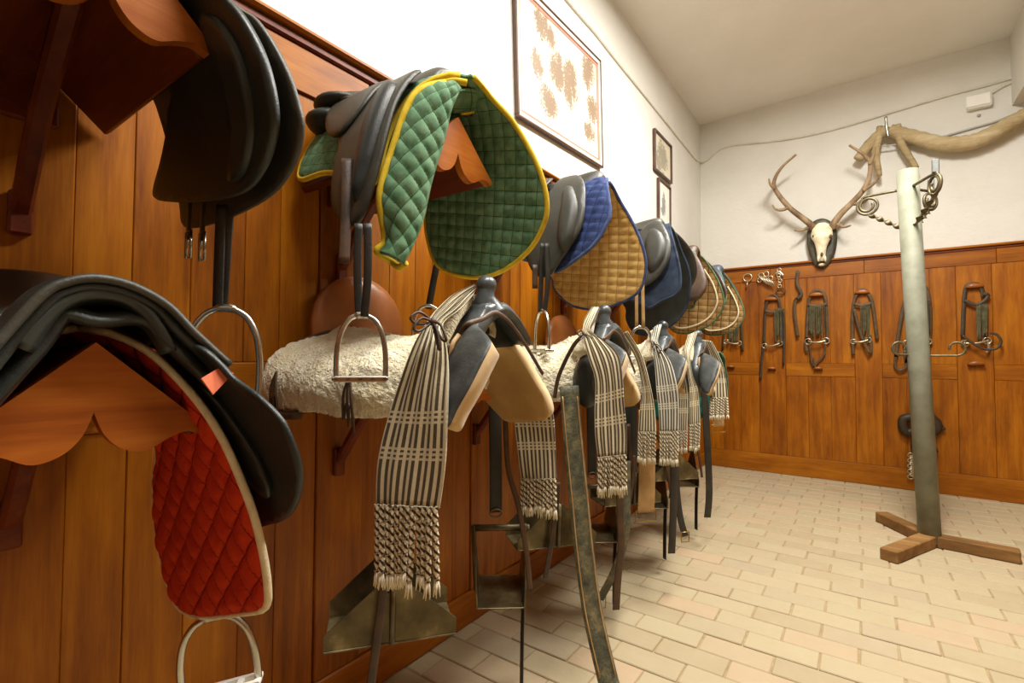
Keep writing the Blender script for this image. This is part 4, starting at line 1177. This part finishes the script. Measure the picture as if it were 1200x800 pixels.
# straps hanging from the farther stock saddles
def hang(t, name, label, pts, y, w, mat, th=.006, up=(-.75, .66, 0), buckle=None):
    V, f = strap(spl([PY(a, b, y) for a, b in pts], k=6), w, th, up); o = mk(name, V, f, mat, t, label=label)
    if buckle:
        c = PY(*buckle, y); d = A(.66, .75, 0) * w * .6; z = A(0, 0, .022)
        V, f = tube(np.array([c - d - z, c + d - z, c + d + z, c - d + z]), .003, 6, closed=True); mk('buckle', V, f, m_brass, o)
    return o
o = hang(s2nd, 'tooled_strap', 'wide worn tooled leather strap hanging to the floor', [(667, 452), (672, 520), (679, 590), (685, 650), (695, 720), (711, 790), (716, 808)], 1.335, .062, m_wornstrap, .009)
for s in (-.024, .024):
    V, f = strap(spl([PY(a, b, 1.335) + A(.66, .75, 0) * s + A(.006, -.006, 0) for a, b in [(667, 464), (672, 520), (679, 590), (685, 650), (695, 720), (711, 790)]], k=6), .004, .003, (-.75, .66, 0)); mk('stitch_line', V, f, m_straptan, o)
hang(s2nd, 'strap_end', 'narrow brown strap end', [(727, 520), (727, 600), (728, 640), (724, 680), (722, 714)], 1.80, .03, m_strapbrown)
hang(s2nd, 'strap_end', 'curved grey strap with a buckle foot', [(734, 540), (734, 590), (733, 625), (722, 665), (703, 702)], 1.86, .036, m_wornstrap, buckle=(704, 706))
hang(s3rd, 'girth', 'pale double tan girth with brass buckle', [(758, 480), (758, 540), (758, 570), (757, 600)], 1.98, .075, m_straptan, buckle=(757, 604))
hang(s3rd, 'girth_strap', 'wide black girth strap', [(738, 455), (738, 520), (738, 575)], 2.0, .07, m_blackleather)
hang(s3rd, 'strap_end', 'black strap end', [(790, 470), (790, 545), (789, 600), (787, 648)], 2.2, .036, m_strapblack)
hang(s3rd, 'strap_end', 'short curved dark strap with buckle', [(791, 520), (793, 570), (797, 605), (803, 628)], 2.3, .032, m_strapblack, buckle=(803, 629))
hang(s4th, 'strap_end', 'black strap with holes', [(822, 440), (826, 470), (830, 540), (831, 580), (829, 606)], 2.95, .044, m_strapblack)
hang(s4th, 'girth', 'pale tan girth end', [(840, 440), (842, 480), (842, 500)], 3.12, .075, m_straptan, buckle=(842, 502))

# teal pad on the last lower rack
p = Prof(3.4, 1.14, .32, .42)
saddle_pad('saddle_pad', 'teal green saddle pad behind the farthest fleece saddle', p, [(.54, p.crest), (.58, 1.03), (.585, .9), (.56, .78), (.48, .7), (.34, .68), (.2, .71), (.12, .82), (.1, 1.0), (.1, p.crest)], m_teal, m_teal, m_greenbind, qfun(.045, math.radians(45), .007), h=.012)

# ------------------------------------------------------------------ pictures on the left wall
XW = -.03
def picture(name, label, y0, y1, z0, z1, roll, art, fw=.022, mat_f=None, mount=None, slip=None, depth=.024):
    cy, cz = (y0 + y1) / 2, (z0 + z1) / 2
    t = thing(name, label, 'picture', (XW, cy, cz)); c, s = math.cos(roll), math.sin(roll)
    M = np.eye(4); M[:3, 0] = (0, c, s); M[:3, 1] = (0, -s, c); M[:3, 2] = (1, 0, 0); M[:3, 3] = (XW + .004, cy, cz)
    M[:3, 2] = (1, 0, -.0)
    W, H = (y1 - y0) / 2, (z1 - z0) / 2
    def ring(a, b, d0, d1):   # a outer inset, b inner inset
        parts = [cbox((-W + a, H - b, d0), (W - a, H - a, d1), .002), cbox((-W + a, -H + a, d0), (W - a, -H + b, d1), .002), cbox((-W + a, -H + b, d0), (-W + b, H - b, d1), .002), cbox((W - b, -H + b, d0), (W - a, H - b, d1), .002)]
        return xf(merge(*parts), M)
    V, f = ring(0, fw, 0, depth); mk('frame', V, f, mat_f or m_frame, t, False)
    k = fw
    if slip: V, f = ring(k, k + slip, 0, depth * .8); mk('slip', V, f, m_framepale, t, False); k += slip
    if mount: V, f = ring(k, k + mount, 0, depth * .45); mk('mount', V, f, m_mount, t, False); k += mount
    q = np.array([(-W + k, -H + k, depth * .35), (W - k, -H + k, depth * .35), (W - k, H - k, depth * .35), (-W + k, H - k, depth * .35)])
    V, f = xf((q, [(0, 1, 2, 3)]), M)
    mk('print', V, f, art, t, False, uv=q[:, :2] + A(W, H))
    return t
y0, y1, z0, z1 = 1.905, 2.868, 2.292, 2.985
def uvp(px, py):
    w_ = PX(px, py, XW); return (w_[1] - y0, w_[2] - z0)
el = []
for (px, py, ru, rv) in [(634, 28, .085, .10), (627, 72, .07, .09), (640, 118, .10, .10), (652, 85, .10, .14), (666, 100, .12, .16), (688, 88, .10, .14), (692, 132, .09, .10), (688, 158, .09, .07), (644, 45, .06, .07)]:
    u_, v_ = uvp(px, py); el.append((u_, v_, ru, rv))
picture('framed_print', 'large framed brown ink print of animal figures above the green pad', y0, y1, z0, z1, .05, artmat('brown_ink_print', el, (128, 104, 82), (238, 230, 206)), .012, m_frame, .02, .022)
picture('framed_print', 'small dark-framed grey print high by the corner, upper of two', 3.865, 4.30, 2.625, 2.965, .01, artmat('grey_print', [(.2, .17, .16, .14), (.12, .1, .1, .09)], (150, 142, 122), (216, 208, 184), 14), .016, m_frame)
picture('framed_print', 'small dark-framed pale print, lower of two by the corner', 3.955, 4.262, 2.20, 2.585, -.01, artmat('blue_print', [(.15, .2, .05, .12), (.13, .14, .06, .05)], (120, 126, 124), (232, 230, 218), 30), .012, m_frame)

# ------------------------------------------------------------------ cables and junction box
def cable(name, label, pts, r, mat):
    V, f = tube(spl(pts, k=6), r, 8); o = mk(name, V, f, mat); tag(o, label, 'cable'); return o
L_ = [A(XW + .006, y, z) for y, z in ((-2.0, 3.14), (0.5, 3.15), (2.45, 3.163), (2.8, 3.17), (3.12, 3.16), (3.8, 3.15), (4.6, 3.135), (5.1, 3.13), (5.26, 3.15))]
Bk = [A(.04, YB + .02, 3.17)] + [PY(px, py, YB + .022) for px, py in ((850, 172), (900, 166), (940, 160), (990, 148), (1050, 130), (1110, 112), (1160, 99), (1210, 84))]
cable('wall_cable', 'pale cable running along the top of both white walls', L_ + Bk, .011, m_cable)
cable('wall_cable', 'grey cable on the back wall behind the curved log', [PY(px, py, YB + .02) for px, py in ((1060, 172), (1095, 163), (1130, 153), (1165, 143), (1183, 136))], .009, m_cablegrey)
cable('wall_cable', 'short cable rising from the white junction box', [PY(px, py, YB + .02) for px, py in ((1158, 112), (1175, 101), (1198, 92), (1215, 86))], .012, m_cable)
t = thing('junction_box', 'white plastic junction box high on the back wall', 'junction box', tuple(PY(1147, 120, YB + .03)))
a, b = PY(1133, 133, YB), PY(1162, 109, YB)
V, f = cbox((a[0], YB - .03, a[2] + .02), (b[0], YB + .03, b[2] - .01), .006); mk('box', V, f, m_white, t, False)
V, f = cbox((a[0] - .008, YB - .042, a[2] + .03), (b[0] - .01, YB - .0302, b[2]), .005); mk('lid', V, f, m_white, t, False)
V, f = ball(PY(1147, 135, YB + .02), .012); o = mk('wall_plug', V, f, m_cablegrey); tag(o, 'tiny round plug in the wall under the junction box', 'plug')

# ------------------------------------------------------------------ stag skull on plaque
yq = YB + .03
t = thing('stag_trophy', 'stag skull with antlers on a dark shield plaque', 'trophy', tuple(PY(963, 300, yq)))
pl_px = [(963, 257), (973, 260), (980, 269), (981, 283), (978, 298), (971, 310), (963, 315), (955, 311), (949, 299), (946, 284), (947, 270), (953, 261)]
P0 = [PY(a_, b_, YB) for a_, b_ in pl_px]
V, f, uv = plate(np.array([(q[0], q[2]) for q in P0]), (0, YB - .04, 0), (1, 0, 0), (0, 0, 1), .07, .03, .006, .02, True, 4)
V = np.array(V); mk('plaque', V, f, m_plaque, t)
def sk(px, py, y): return PY(px, py, y)
secs = [(963, 262, .030, .02, .03), (963.5, 266, .066, .035, .05), (963.5, 272, .080, .055, .07), (963.5, 279, .082, .06, .085), (963.5, 285, .058, .05, .09), (963, 292, .042, .04, .09), (963, 299, .034, .034, .085), (963, 304, .032, .028, .075), (963, 307, .02, .014, .07)]
rows = []
for (px, py, w_, d_, off) in secs:
    c = PY(px, py, YB - .04); c = A(c[0], YB - .042 - off * .7, c[2])
    rows.append([c + A(w_ * math.cos(q), -d_ * math.sin(q), 0) for q in np.linspace(0, 2 * math.pi, 17)])
V, f, uv = loft(rows, 36, 32); sko = mk('skull', V, f, m_bone, t)
for sx in (954, 973):
    c = PY(sx, 277, YB - .125); V, f = ball(c, (.016, .02, .02)); mk('eye_socket', V, f, m_bonedark, sko)
c = PY(963, 298, YB - .135); V, f = ball(c, (.011, .02, .02)); mk('nose_hollow', V, f, m_bonedark, sko)
for sx in (959, 967):
    c = PY(sx, 303, YB - .12); V, f = ball(c, (.010, .016, .028)); mk('nasal_bone', V, f, m_bone, sko)
c = PY(963, 310, YB - .06); V, f = ball(c, (.028, .02, .016)); mk('jaw_tip', V, f, m_bone, sko)
def antler(pts, r0, r1, ya, yb, parent, name='antler'):
    n = len(pts); P = [PY(a_, b_, ya + (yb - ya) * i / (n - 1)) for i, (a_, b_) in enumerate(pts)]
    P = spl(P, k=6); m = len(P); r = r0 + (r1 - r0) * np.linspace(0, 1, m) ** 1.1
    V, f = tube(P, r, 9); return mk(name, V, f, m_antler, parent)
ya, yb = YB - .07, YB - .30
lb = antler([(952, 268), (950, 263), (940, 255), (926, 244), (913, 229), (907, 217), (910, 205), (919, 193), (933, 181)], .031, .009, ya, yb, t)
antler([(951, 265), (944, 268), (938, 270), (931, 270)], .018, .006, ya, ya - .1, lb, 'tine')
antler([(924, 243), (916, 246), (909, 245), (905, 240)], .018, .006, ya - .09, ya - .16, lb, 'tine')
antler([(908, 221), (903, 216), (901, 209)], .018, .006, ya - .15, ya - .2, lb, 'tine')
rb = antler([(975, 267), (977, 262), (986, 250), (998, 238), (1010, 225), (1018, 210), (1020, 196), (1018, 187), (1008, 178), (995, 170)], .031, .009, ya, yb, t)
antler([(975, 264), (982, 263), (989, 266), (997, 264)], .018, .006, ya, ya - .1, rb, 'tine')
antler([(1001, 239), (1008, 238), (1014, 236), (1019, 231)], .016, .005, ya - .09, ya - .16, rb, 'tine')
antler([(1012, 223), (1021, 217), (1027, 212), (1031, 206)], .018, .006, ya - .13, ya - .2, rb, 'tine')
antler([(1019, 192), (1023, 184), (1026, 172)], .018, .006, ya - .17, ya - .22, rb, 'tine')

# ------------------------------------------------------------------ old curved yoke pole above the post
yl = YB - .075
t = thing('yoke_pole', 'old curved wooden yoke pole with pegs fixed high on the back wall', 'yoke', tuple(PY(1100, 168, yl)))
def logpart(name, pts, r, y=yl, mat=None, n=14, par=None):
    P = spl([PY(a_, b_, y) for a_, b_ in pts], k=6); m = len(P)
    rr = np.interp(np.linspace(0, 1, m), np.linspace(0, 1, len(r)), r) * (1 + .05 * np.sin(np.arange(m) * 1.7))
    V, f = tube(P, rr, n); return mk(name, V, f, mat or m_log, par or t)
logpart('pole', [(1042, 153), (1060, 158), (1080, 163), (1100, 168), (1120, 169), (1140, 166), (1160, 158), (1180, 147), (1198, 137), (1208, 131)], [.052, .055, .056, .06, .062, .06, .058, .056, .055])
logpart('short_arm', [(1005, 187), (1015, 174), (1027, 161), (1041, 151)], [.036, .045, .046, .044])
logpart('peg', [(1031, 148), (1029, 165), (1026, 180), (1031, 206)], [.022, .028, .03, .018], yl - .02)
logpart('peg', [(1052, 146), (1055, 165), (1062, 178), (1074, 197)], [.022, .028, .026, .02], yl - .02)
logpart('rod', [(1030, 172), (1045, 170), (1058, 168)], [.006, .006], yl + .02, m_cablegrey, 8)
logpart('nail', [(1038, 137), (1039, 150), (1041, 160)], [.011, .011, .009], yl - .05, m_steel, 8)
V, f = tube(np.array([PY(1041, 150, yl), PY(1041, 150, yl) + A(0, .11, 0)]), .012, 8); mk('wall_pin', V, f, m_iron, t)
for q_ in ((1120, 169), (1200, 136)):
    V, f = tube(np.array([PY(*q_, yl), A(PY(*q_, yl)[0], YB + .03, PY(*q_, yl)[2])]), .012, 8); mk('wall_pin', V, f, m_iron, t)

# ------------------------------------------------------------------ bridle post
B0 = A(1.645, 3.818, 0); T0 = A(1.577, 3.818, 2.246)
t = thing('bridle_post', 'grey-green metal bridle post with scroll arms on timber feet', 'post', tuple(B0))
V, f = tube(np.array([B0 + A(0, 0, .02), (B0 + T0) / 2, T0]), .055, 28); mk('pole', V, f, m_post, t)
for (ex, ey) in ((1.425, 4.165), (2.015, 3.775), (1.435, 3.365)):
    e = A(ex, ey, 0); d = e - B0; L = np.linalg.norm(d); d /= L; n = A(-d[1], d[0], 0)
    M = np.eye(4); M[:3, 0] = d; M[:3, 1] = n; M[:3, 2] = (0, 0, 1); M[:3, 3] = B0
    V, f = xf(cbox((.03, -.042, -.001), (L, .042, .066), .006), M); mk('timber_foot', V, f, m_post_foot, t, False)
RT = RW[:, 0].copy(); FW = -RW[:, 2].copy(); RT[2] = 0; FW[2] = 0
ax = (T0 - B0) / np.linalg.norm(T0 - B0)
def on(z): return B0 + ax * (z / ax[2])
def arm(d, L, z=2.135, drop=.235, spiral=.055, peg=True, r=.0085):
    d = np.array(d, float); d /= np.linalg.norm(d); c0 = on(z)
    P = [c0 + d * .04, c0 + d * (L - .03), c0 + d * L - A(0, 0, .012)]
    ctr = c0 + d * (L - .03) - A(0, 0, spiral + .006)
    for q in np.linspace(.15, 4.6 * math.pi / 1.0, 40):
        rr = spiral * (1 - .72 * max(0, q - 3.4) / (4.6 * math.pi - 3.4))
        if q > 3.6 * math.pi: break
        P.append(ctr + d * rr * math.sin(q + .35) + A(0, 0, 1) * rr * math.cos(q + .35))
    V, f, _ = sweep(spl(P, k=3), strap_sec(.022, r * 1.3), up=np.cross(d, A(0, 0, 1))[[0, 1, 2]] * 0 + np.cross(np.cross(d, A(0, 0, 1)), d))if False else (*tube(spl(P, k=3), r, 8), None)
    o = mk('scroll_arm', V, f, m_iron, t)
    a_ = ctr - A(0, 0, spiral * .95) - d * .0; b_ = on(z - drop) + d * .045
    m = 44; Q = np.array([a_ + (b_ - a_) * k / (m - 1) for k in range(m)])
    V, f, _ = sweep(Q, strap_sec(.034, .008), up=A(0, 0, 1) + d * .3, twist=np.linspace(0, 4 * math.pi, m)); mk('twisted_brace', V, f, m_iron, o)
    if peg:
        c = c0 + d * (L - .02); V, f = cbox(c + A(-.016, -.016, 0), c + A(.016, .016, .075), .004); mk('peg', V, f, m_irongrey, o, False)
    return o
RD = on(2.135) - CAM; RD[2] = 0; RD /= np.linalg.norm(RD); RP = A(RD[1], -RD[0], 0)
arm(-RP * .95 + RD * .12, .235, peg=False)
arm(RP * .13 - RD * .25, .28)
arm(RP * .12 + RD * .17, .21)
def hook(z, d, L):
    d = np.array(d, float); d /= np.linalg.norm(d); c0 = on(z)
    P = [c0 + d * .03, c0 + d * (L - .05)]
    for q in np.linspace(0, 1.6 * math.pi, 16): P.append(c0 + d * (L - .05) + A(0, 0, .042) + (d * math.sin(q) - A(0, 0, 1) * math.cos(q)) * .042 * (1 - q * .06))
    V, f = tube(spl(P, k=3), .0065, 8); mk('hook_arm', V, f, m_iron, t)
hook(1.115, RP, .22); hook(1.12, -RP - RD * .5, .15)

# ------------------------------------------------------------------ bridles and bits on the back wall
yb_ = YB - .035
def bp(px, py, y=None): return PY(px, py, yb_ if y is None else y)
def peg_hook(par, px, py, w=.055):
    c = PY(px, py, YB); a = np.linspace(0, math.pi, 11)
    poly = np.array([(w * math.cos(q), w * .62 * math.sin(q)) for q in a])
    V, f, _ = plate(poly, (c[0], YB - .05, c[2] - .01), (1, 0, 0), (0, 0, 1), .044, .03); return mk('hook_block', V, f, m_hook, par)
def bstrap(par, pts, w=.018, mat=None, y=None, name='strap'):
    V, f = strap(spl([bp(a_, b_, y) for a_, b_ in pts], k=5), w * 1.3, .007, (0, -1, 0)); return mk(name, V, f, mat or m_bridle, par)
def fringe(par, x0, x1, y0, y1, n=6, mat=None):
    parts = []
    for i in range(n):
        x = x0 + (x1 - x0) * (i + .5) / n; j = random.uniform(-1, 1)
        parts.append(strap(spl([bp(x, y0, yb_ - .012), bp(x + j * .5, (y0 + y1) / 2, yb_ - .016), bp(x + j * 1.6, y1 + random.uniform(-8, 3), yb_ - .012 - random.uniform(0, .01))], k=4), random.uniform(.009, .018), .006, (random.uniform(-.6, .6), -1, 0)))
    V, f = merge(*parts); o = mk('fringe', V, f, mat or m_bridlefringe, par); return o
def ringm(par, px, py, r, mat=None, th=.005, name='bit_ring', y=None, sx=1.0):
    c = bp(px, py, y); V, f = tube(c + np.array([(r * sx * math.cos(q), 0, r * math.sin(q)) for q in np.linspace(0, 2 * math.pi, 18)[:-1]]), th, 7, closed=True); return mk(name, V, f, mat or m_bit, par)
def bit(par, x0, y0_, x1, y1_, r=.03):
    V, f = tube(spl([bp(x0, y0_, yb_ - .02), bp((x0 + x1) / 2, (y0_ + y1_) / 2 + 1.5, yb_ - .03), bp(x1, y1_, yb_ - .02)], k=5), .007, 8); mk('bit', V, f, m_bit, par)
    ringm(par, x0, y0_, r); ringm(par, x1, y1_, r)
def bridle(label, hx, hy): 
    t = thing('bridle', label, 'bridle', tuple(PY(hx, hy, YB)), 'bridles on the back wall'); peg_hook(t, hx, hy); return t

b = bridle('brown leather bridle with full fringe and curb bit, below the stag trophy', 957, 346)
bstrap(b, [(945, 400), (946, 375), (948, 352), (952, 343), (958, 340), (964, 343), (968, 353), (969, 375), (970, 400)], .02, name='headpiece')
bstrap(b, [(947, 357), (957, 359), (969, 356)], .022, y=yb_ - .01, name='browband'); fringe(b, 948, 967, 358, 395, 8)
bit(b, 947, 400, 968, 399, .026)
bstrap(b, [(949, 400), (950, 420), (954, 430), (953, 418)], .012, name='rein'); bstrap(b, [(967, 400), (966, 415), (958, 424), (955, 430)], .012, name='rein')
bstrap(b, [(945, 395), (944, 405), (946, 412)], .022, name='cheek_strap')
b = bridle('dark bridle with side fringe and long hanging strap, left of the strap hook', 904, 351)
bstrap(b, [(895, 405), (896, 385), (897, 362), (900, 351), (905, 346), (911, 349), (914, 360), (916, 385), (916, 405)], .018, m_bridledark, name='headpiece')
bstrap(b, [(897, 364), (905, 366), (914, 362)], .02, y=yb_ - .01, name='browband'); fringe(b, 907, 917, 362, 402, 5)
bstrap(b, [(895, 400), (893, 420), (891, 444)], .016, m_bridledark, name='rein'); bstrap(b, [(918, 362), (919, 395), (918, 428)], .014, m_bridledark, name='rein')
bit(b, 896, 405, 914, 402, .022)
b = bridle('brown bridle with bundled fringe and crossing cheek strap, right of the full fringe bridle', 1010, 343)
bstrap(b, [(1000, 416), (999, 395), (999, 368), (1002, 349), (1008, 340), (1014, 340), (1020, 348), (1024, 365), (1028, 398)], .02, name='headpiece')
bstrap(b, [(1001, 356), (1010, 358), (1021, 355)], .02, y=yb_ - .01, name='browband'); fringe(b, 1008, 1020, 358, 396, 6)
bstrap(b, [(1001, 362), (1006, 382), (1012, 400), (1019, 414)], .018, y=yb_ - .03, name='cheek_strap'); bstrap(b, [(1019, 392), (1021, 405), (1020, 415)], .02, name='rein')
bit(b, 1000, 400, 1018, 398, .02)
b = bridle('brown bridle half hidden behind the grey post', 1075, 340)
bstrap(b, [(1050, 418), (1053, 390), (1060, 355), (1068, 338), (1076, 333), (1084, 336), (1089, 352), (1090, 380), (1088, 403)], .022, name='headpiece')
bstrap(b, [(1050, 415), (1049, 428), (1055, 434), (1062, 428), (1060, 410)], .018, name='rein'); fringe(b, 1080, 1090, 352, 395, 4, m_bridledark)
bstrap(b, [(1062, 360), (1064, 400), (1062, 425)], .018, m_bridledark, name='cheek_strap'); bit(b, 1062, 402, 1088, 400, .022)
b = bridle('dark bridle with green-black fringe and silver curb bit, rightmost', 1141, 336)
bstrap(b, [(1128, 395), (1129, 365), (1131, 340), (1136, 333), (1146, 333), (1151, 340), (1152, 348)], .02, m_bridledark, name='headpiece')
bstrap(b, [(1131, 352), (1143, 357), (1153, 353), (1158, 346), (1152, 344)], .02, m_bridledark, y=yb_ - .012, name='browband'); fringe(b, 1144, 1158, 356, 396, 7)
bit(b, 1131, 402, 1157, 399, .024)
bstrap(b, [(1128, 393), (1140, 402), (1154, 409), (1168, 408), (1173, 400), (1168, 392), (1160, 390)], .014, m_bridledark, y=yb_ - .04, name='rein')
bstrap(b, [(1157, 398), (1159, 408), (1156, 413)], .014, m_bit, name='shank'); bstrap(b, [(1131, 400), (1131, 410)], .014, m_bit, name='shank')
b = bridle('dark bridle partly hidden behind the farthest brown pad', 858, 352)
bstrap(b, [(847, 410), (850, 375), (853, 355), (858, 349), (864, 352), (868, 370), (870, 412)], .018, m_bridledark, name='headpiece')
fringe(b, 854, 866, 365, 404, 6); bit(b, 851, 400, 866, 402, .022)
for (x, y, lb_) in ((857, 429, 'small wooden hook block below the dark bridle behind the pads'), (905, 431, 'small wooden hook block below the long-strapped bridle'), (959, 431, 'small wooden hook block below the full fringe bridle'), (1143, 426, 'wooden hook block below the rightmost bridle')):
    t = thing('wall_hook', lb_, 'hook', tuple(PY(x, y, YB)), 'spare hook blocks of the lower row'); peg_hook(t, x, y, .05 if x > 1000 else .035)
t = thing('snaffle_bit', 'steel ring with short bar hanging on the rail, leftmost bit', 'bit', tuple(bp(876, 327))); ringm(t, 876, 325, .038, name='ring', th=.006)
V, f = tube(np.array([bp(876, 330), bp(875, 337)]), .008, 8); mk('bar', V, f, m_bit, t)
t = thing('bit_bunch', 'bunch of tangled steel bits hanging on the rail', 'bit', tuple(bp(897, 325)))
for (x, y, r) in ((892, 323, .03), (898, 321, .026), (903, 326, .024), (890, 328, .022)): ringm(t, x, y, r, name='bit_ring', sx=.8)
for q in range(5):
    V, f = tube(spl([bp(888 + q * 3.2, 322 + q, yb_ - .02), bp(893 + q * 3.2, 327 + q, yb_ - .03), bp(899 + q * 2.2, 333 + q * .8, yb_ - .02)], k=4), .006, 6); mk('bar', V, f, m_bit, t)
t = thing('curb_chain', 'steel curb chain with leather loop beside the bunch of bits', 'chain', tuple(bp(914, 318)))
for q in range(7): ringm(t, 913 + .5 * math.sin(q * 2.1) + (.6 if q > 3 else 0), 316 + q * 3.2, .016, name='link', th=.004, sx=.6 if q % 2 else 1)
ringm(t, 915, 341, .03, m_bridle, .006, 'leather_loop', sx=1.2); bstrap(t, [(909, 321), (913, 318), (918, 323)], .014, m_bit, name='hook')
t = thing('hanging_strap', 'single dark leather strap with a curl, hanging beside the full fringe bridle', 'strap', tuple(bp(935, 317)))
bstrap(t, [(935, 318), (934, 332), (938, 342), (937, 349), (932, 352), (931, 365), (932, 375), (935, 395)], .022); bstrap(t, [(937, 340), (939, 346), (934, 350)], .024, m_bridledark, y=yb_ - .012, name='curl'); ringm(t, 935, 318, .012, m_iron, name='nail')
t = thing('noseband_bundle', 'dark rolled leather noseband with chain low behind the grey post', 'noseband', tuple(bp(1078, 498)))
V, f = tube(spl([bp(1060, 490), bp(1058, 498), bp(1062, 506), bp(1072, 505), bp(1084, 504), bp(1095, 505), bp(1098, 497), bp(1092, 491), bp(1076, 489)], k=5, closed=True), .035, 10, closed=True); mk('roll', V, f, m_bridledark, t)
bstrap(t, [(1070, 478), (1078, 474), (1088, 482), (1096, 490), (1106, 504)], .026, m_bridledark); bstrap(t, [(1092, 505), (1094, 520), (1098, 530)], .02, m_bridledark); bstrap(t, [(1070, 505), (1069, 520), (1070, 532)], .02, m_bridledark)
for q in range(9): ringm(t, 1067 + (q % 2), 533 + q * 3.2, .018, name='link', th=.005, sx=.6 if q % 2 else 1)
